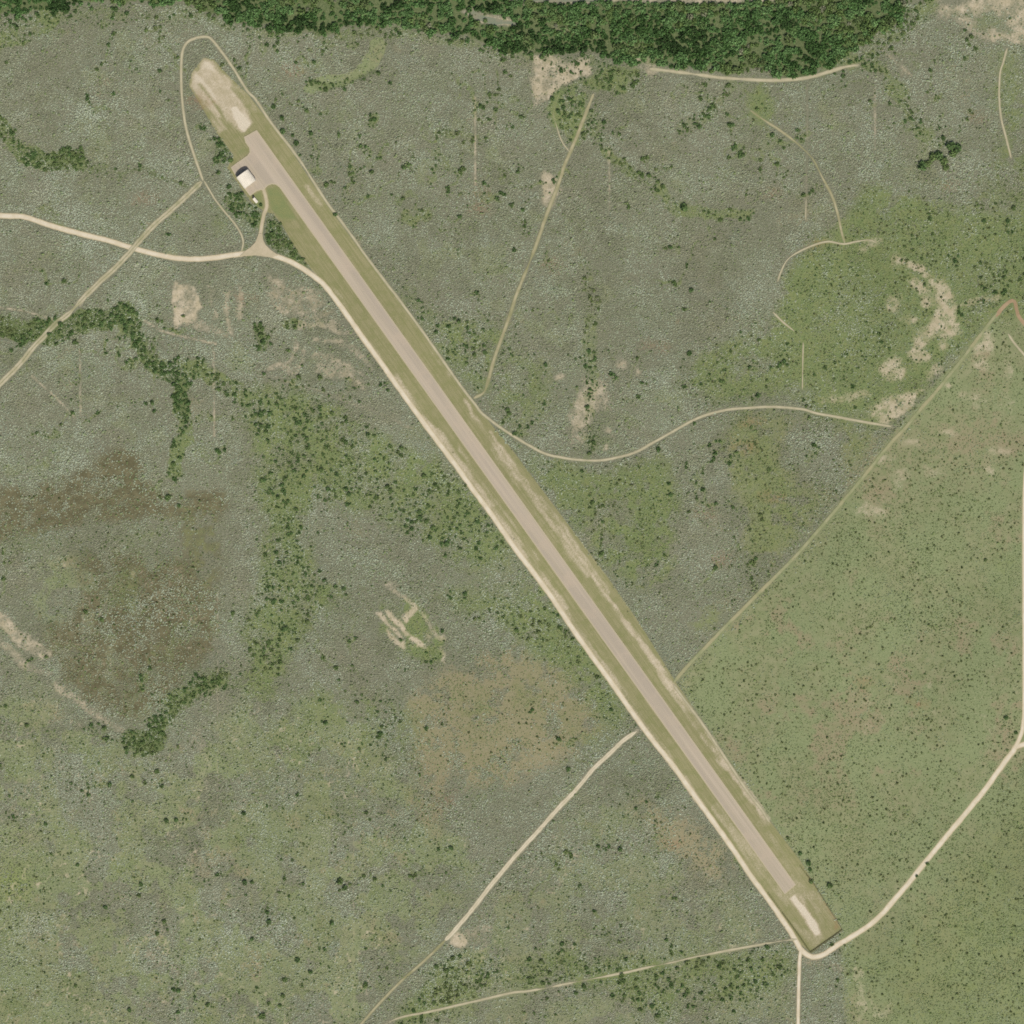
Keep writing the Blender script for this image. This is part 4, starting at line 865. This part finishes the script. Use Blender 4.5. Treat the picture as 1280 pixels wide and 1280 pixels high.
def split(P, n):
    f = inframe(P); order = np.argsort(np.where(f, -P[:, 2], 9)); k = np.zeros(len(P), bool); k[order[:n]] = True; k &= f
    return P[k], P[~k]
TONE_M = lambda x, y: vnoise(np.array([x]), np.array([y]), 40, 47, 2)[0]*1.3-.15
TONE_R = lambda x, y: vnoise(np.array([x]), np.array([y*1.6]), 45, 48, 3)[0]*1.9-.55 if np.random.default_rng(int(x*7+y*131)).random() > .05 else 1.0
def grow(name, cat, P, labels, groups, allgroup, crowns, trunks, mat, hfac, tonef):
    cm = []
    for i, (cv, cf) in enumerate(crowns):
        cm.append(mesh_obj('crown', cv, cf, mat)); 
    tm = [mesh_obj('trunk', v, f, M_BARK) for v, f in trunks]
    used = set()
    for i, (x, y, r) in enumerate(P):
        k = int(rng.integers(0, len(cm))); wx, wy = W(x, y)
        e = bpy.data.objects.new(name, None); COL.objects.link(e); e.empty_display_size = .5
        e.location = (wx, wy, 0); e.rotation_euler = (0, 0, float(rng.uniform(0, 2*PI))); q = float(rng.uniform(.9, 1.1)); e.scale = (r*q, r/q, r*hfac*float(rng.uniform(.9, 1.15)))
        tag(e, labels[i], cat, groups[i] or allgroup)
        tone = float(np.clip(tonef(x, y)+rng.normal(0, .13), 0, .85 if tonef is TONE_R and rng.random() > .05 else 1))
        for src in (cm[k], tm[k % len(tm)]):
            if src in used: c = src.copy(); COL.objects.link(c)
            else: c = src; used.add(src)
            c.parent = e; c.color = (tone, tone, tone, 1)
    for s in cm+tm:
        if s not in used: bpy.data.objects.remove(s)

# --- mesquite trees: the largest ones each on its own, the rest as one mass
M_MQ1, M_MQ2 = leaf_mat('mesquite_leaves', MESQ, False), leaf_mat('mesquite_leaves_mass', MESQ, True)
big, rest = split(mesq, 300-len(kt))
allm = np.vstack([kt, big]); fx_ = [l for *_, l in KNOWN_TREES]+[None]*len(big)
lb, gr = label_all(allm, 'dark green tree', 'dark green trees', fx_)
crM = [crown(190, 100+i, .72, .27) for i in range(6)]; trM = [limbs(200+i) for i in range(3)]
grow('mesquite_tree', 'tree', allm, lb, gr, 'mesquite trees among the brush', crM, trM, M_MQ1, 1.0, TONE_M)
lowM = [crown(70, 300+i, .72, .44) for i in range(6)]
o = merge(lowM, rest[:, 0]-640, 640-rest[:, 1], rest[:, 2], rest[:, 2]*.95, M_MQ2, 'mesquite_thicket', np.clip(vnoise(rest[:, 0], rest[:, 1], 40, 47, 2)*1.3-.15+rng.normal(0, .15, len(rest)), 0, 1))
tag(o, 'countless smaller dark green trees dotted through draws and brush', 'thicket', kind='stuff')
# --- round bushes of the grassland
M_B1, M_B2 = leaf_mat('bush_leaves', BUSH, False), leaf_mat('bush_leaves_mass', BUSH, True)
bigb, restb = split(bush, 300)
lb, gr = label_all(bigb, 'small round bush', 'small round bushes')
bm_ = [mesh_obj('bush', v*[1, 1, 1.2], f, M_B1) for v, f in [crown(90, 400+i, .7, .42, 5) for i in range(5)]]
usedb = set()
for i, (x, y, r) in enumerate(bigb):
    src = bm_[int(rng.integers(0, 5))]
    if src in usedb: c = src.copy(); COL.objects.link(c)
    else: c = src; usedb.add(src)
    c.location = (*W(x, y), 0); c.rotation_euler = (0, 0, float(rng.uniform(0, 6.28))); c.scale = (r, r, r*.95)
    c.color = (float(rng.random()),)*3+(1,)
    tag(c, lb[i], 'bush', gr[i] or 'round bushes of the grassland')
allb = np.vstack([restb, small])
o = merge([crown(26, 500+i, .7, .62, 4) for i in range(6)], allb[:, 0]-640, 640-allb[:, 1], allb[:, 2], allb[:, 2]*1.05, M_B2, 'scattered_shrubbery', np.clip(rng.normal(.5, .3, len(allb)), 0, 1))
tag(o, 'tiny dark bushes sprinkled over the open grassland', 'bushes', kind='stuff')
# --- river woods
M_R1, M_R2 = leaf_mat('river_tree_leaves', RIVER, False), leaf_mat('river_tree_leaves_mass', RIVER, True)
bigr, restr = split(river, 300)
lb, gr = label_all(bigr, 'large leafy tree', 'large leafy trees', None)
def woods_label(x, y):
    c = min(11, max(0, int(x//100)))
    return ['at the far left of the river woods','above the looped track in the river woods','in the river woods beside the looped track','in the river woods above the upper runway','in the river woods left of the oxbow pool','around the oxbow pool in the river woods','above the sandy gullies','in the river woods above the khaki track','in the river woods left of the level track','in the river woods along the level track','at the right tip of the river woods','at the right tip of the river woods'][c]
cells = {}
for i, (x, y, r) in enumerate(bigr): cells.setdefault(woods_label(x, y), []).append(i)
for ph, ids in cells.items():
    left = list(ids)
    for i in ids: lb[i] = f'large leafy tree {ph}, many alike'; gr[i] = f'large leafy trees {ph}'
    for word, key in (('broadest', lambda i: -bigr[i][2]), ('leftmost large', lambda i: bigr[i][0]), ('rightmost large', lambda i: -bigr[i][0]), ('uppermost large', lambda i: bigr[i][1]), ('lowest large', lambda i: -bigr[i][1])):
        b = min(ids, key=key)
        if b in left: lb[b] = f'{word} tree {ph}'; left.remove(b)
crR = [crown(230, 600+i, .62, .27, 7) for i in range(6)]; trR = [limbs(700+i) for i in range(3)]
grow('riverside_tree', 'tree', bigr, lb, gr, 'riverside trees', crR, trR, M_R1, 1.25, TONE_R)
o = merge([crown(110, 800+i, .62, .38, 7) for i in range(6)], restr[:, 0]-640, 640-restr[:, 1], restr[:, 2], restr[:, 2]*1.15, M_R2, 'riverside_woods', np.clip(vnoise(restr[:, 0], restr[:, 1]*1.6, 45, 48, 3)*1.9-.55+rng.normal(0, .13, len(restr)), 0, .82)+(rng.random(len(restr)) < .06)*.3)
tag(o, 'close-grown dark green river woods along the top edge', 'woods', kind='stuff')
print('mesq', len(mesq), 'bush', len(bush), 'small', len(small), 'river', len(river))
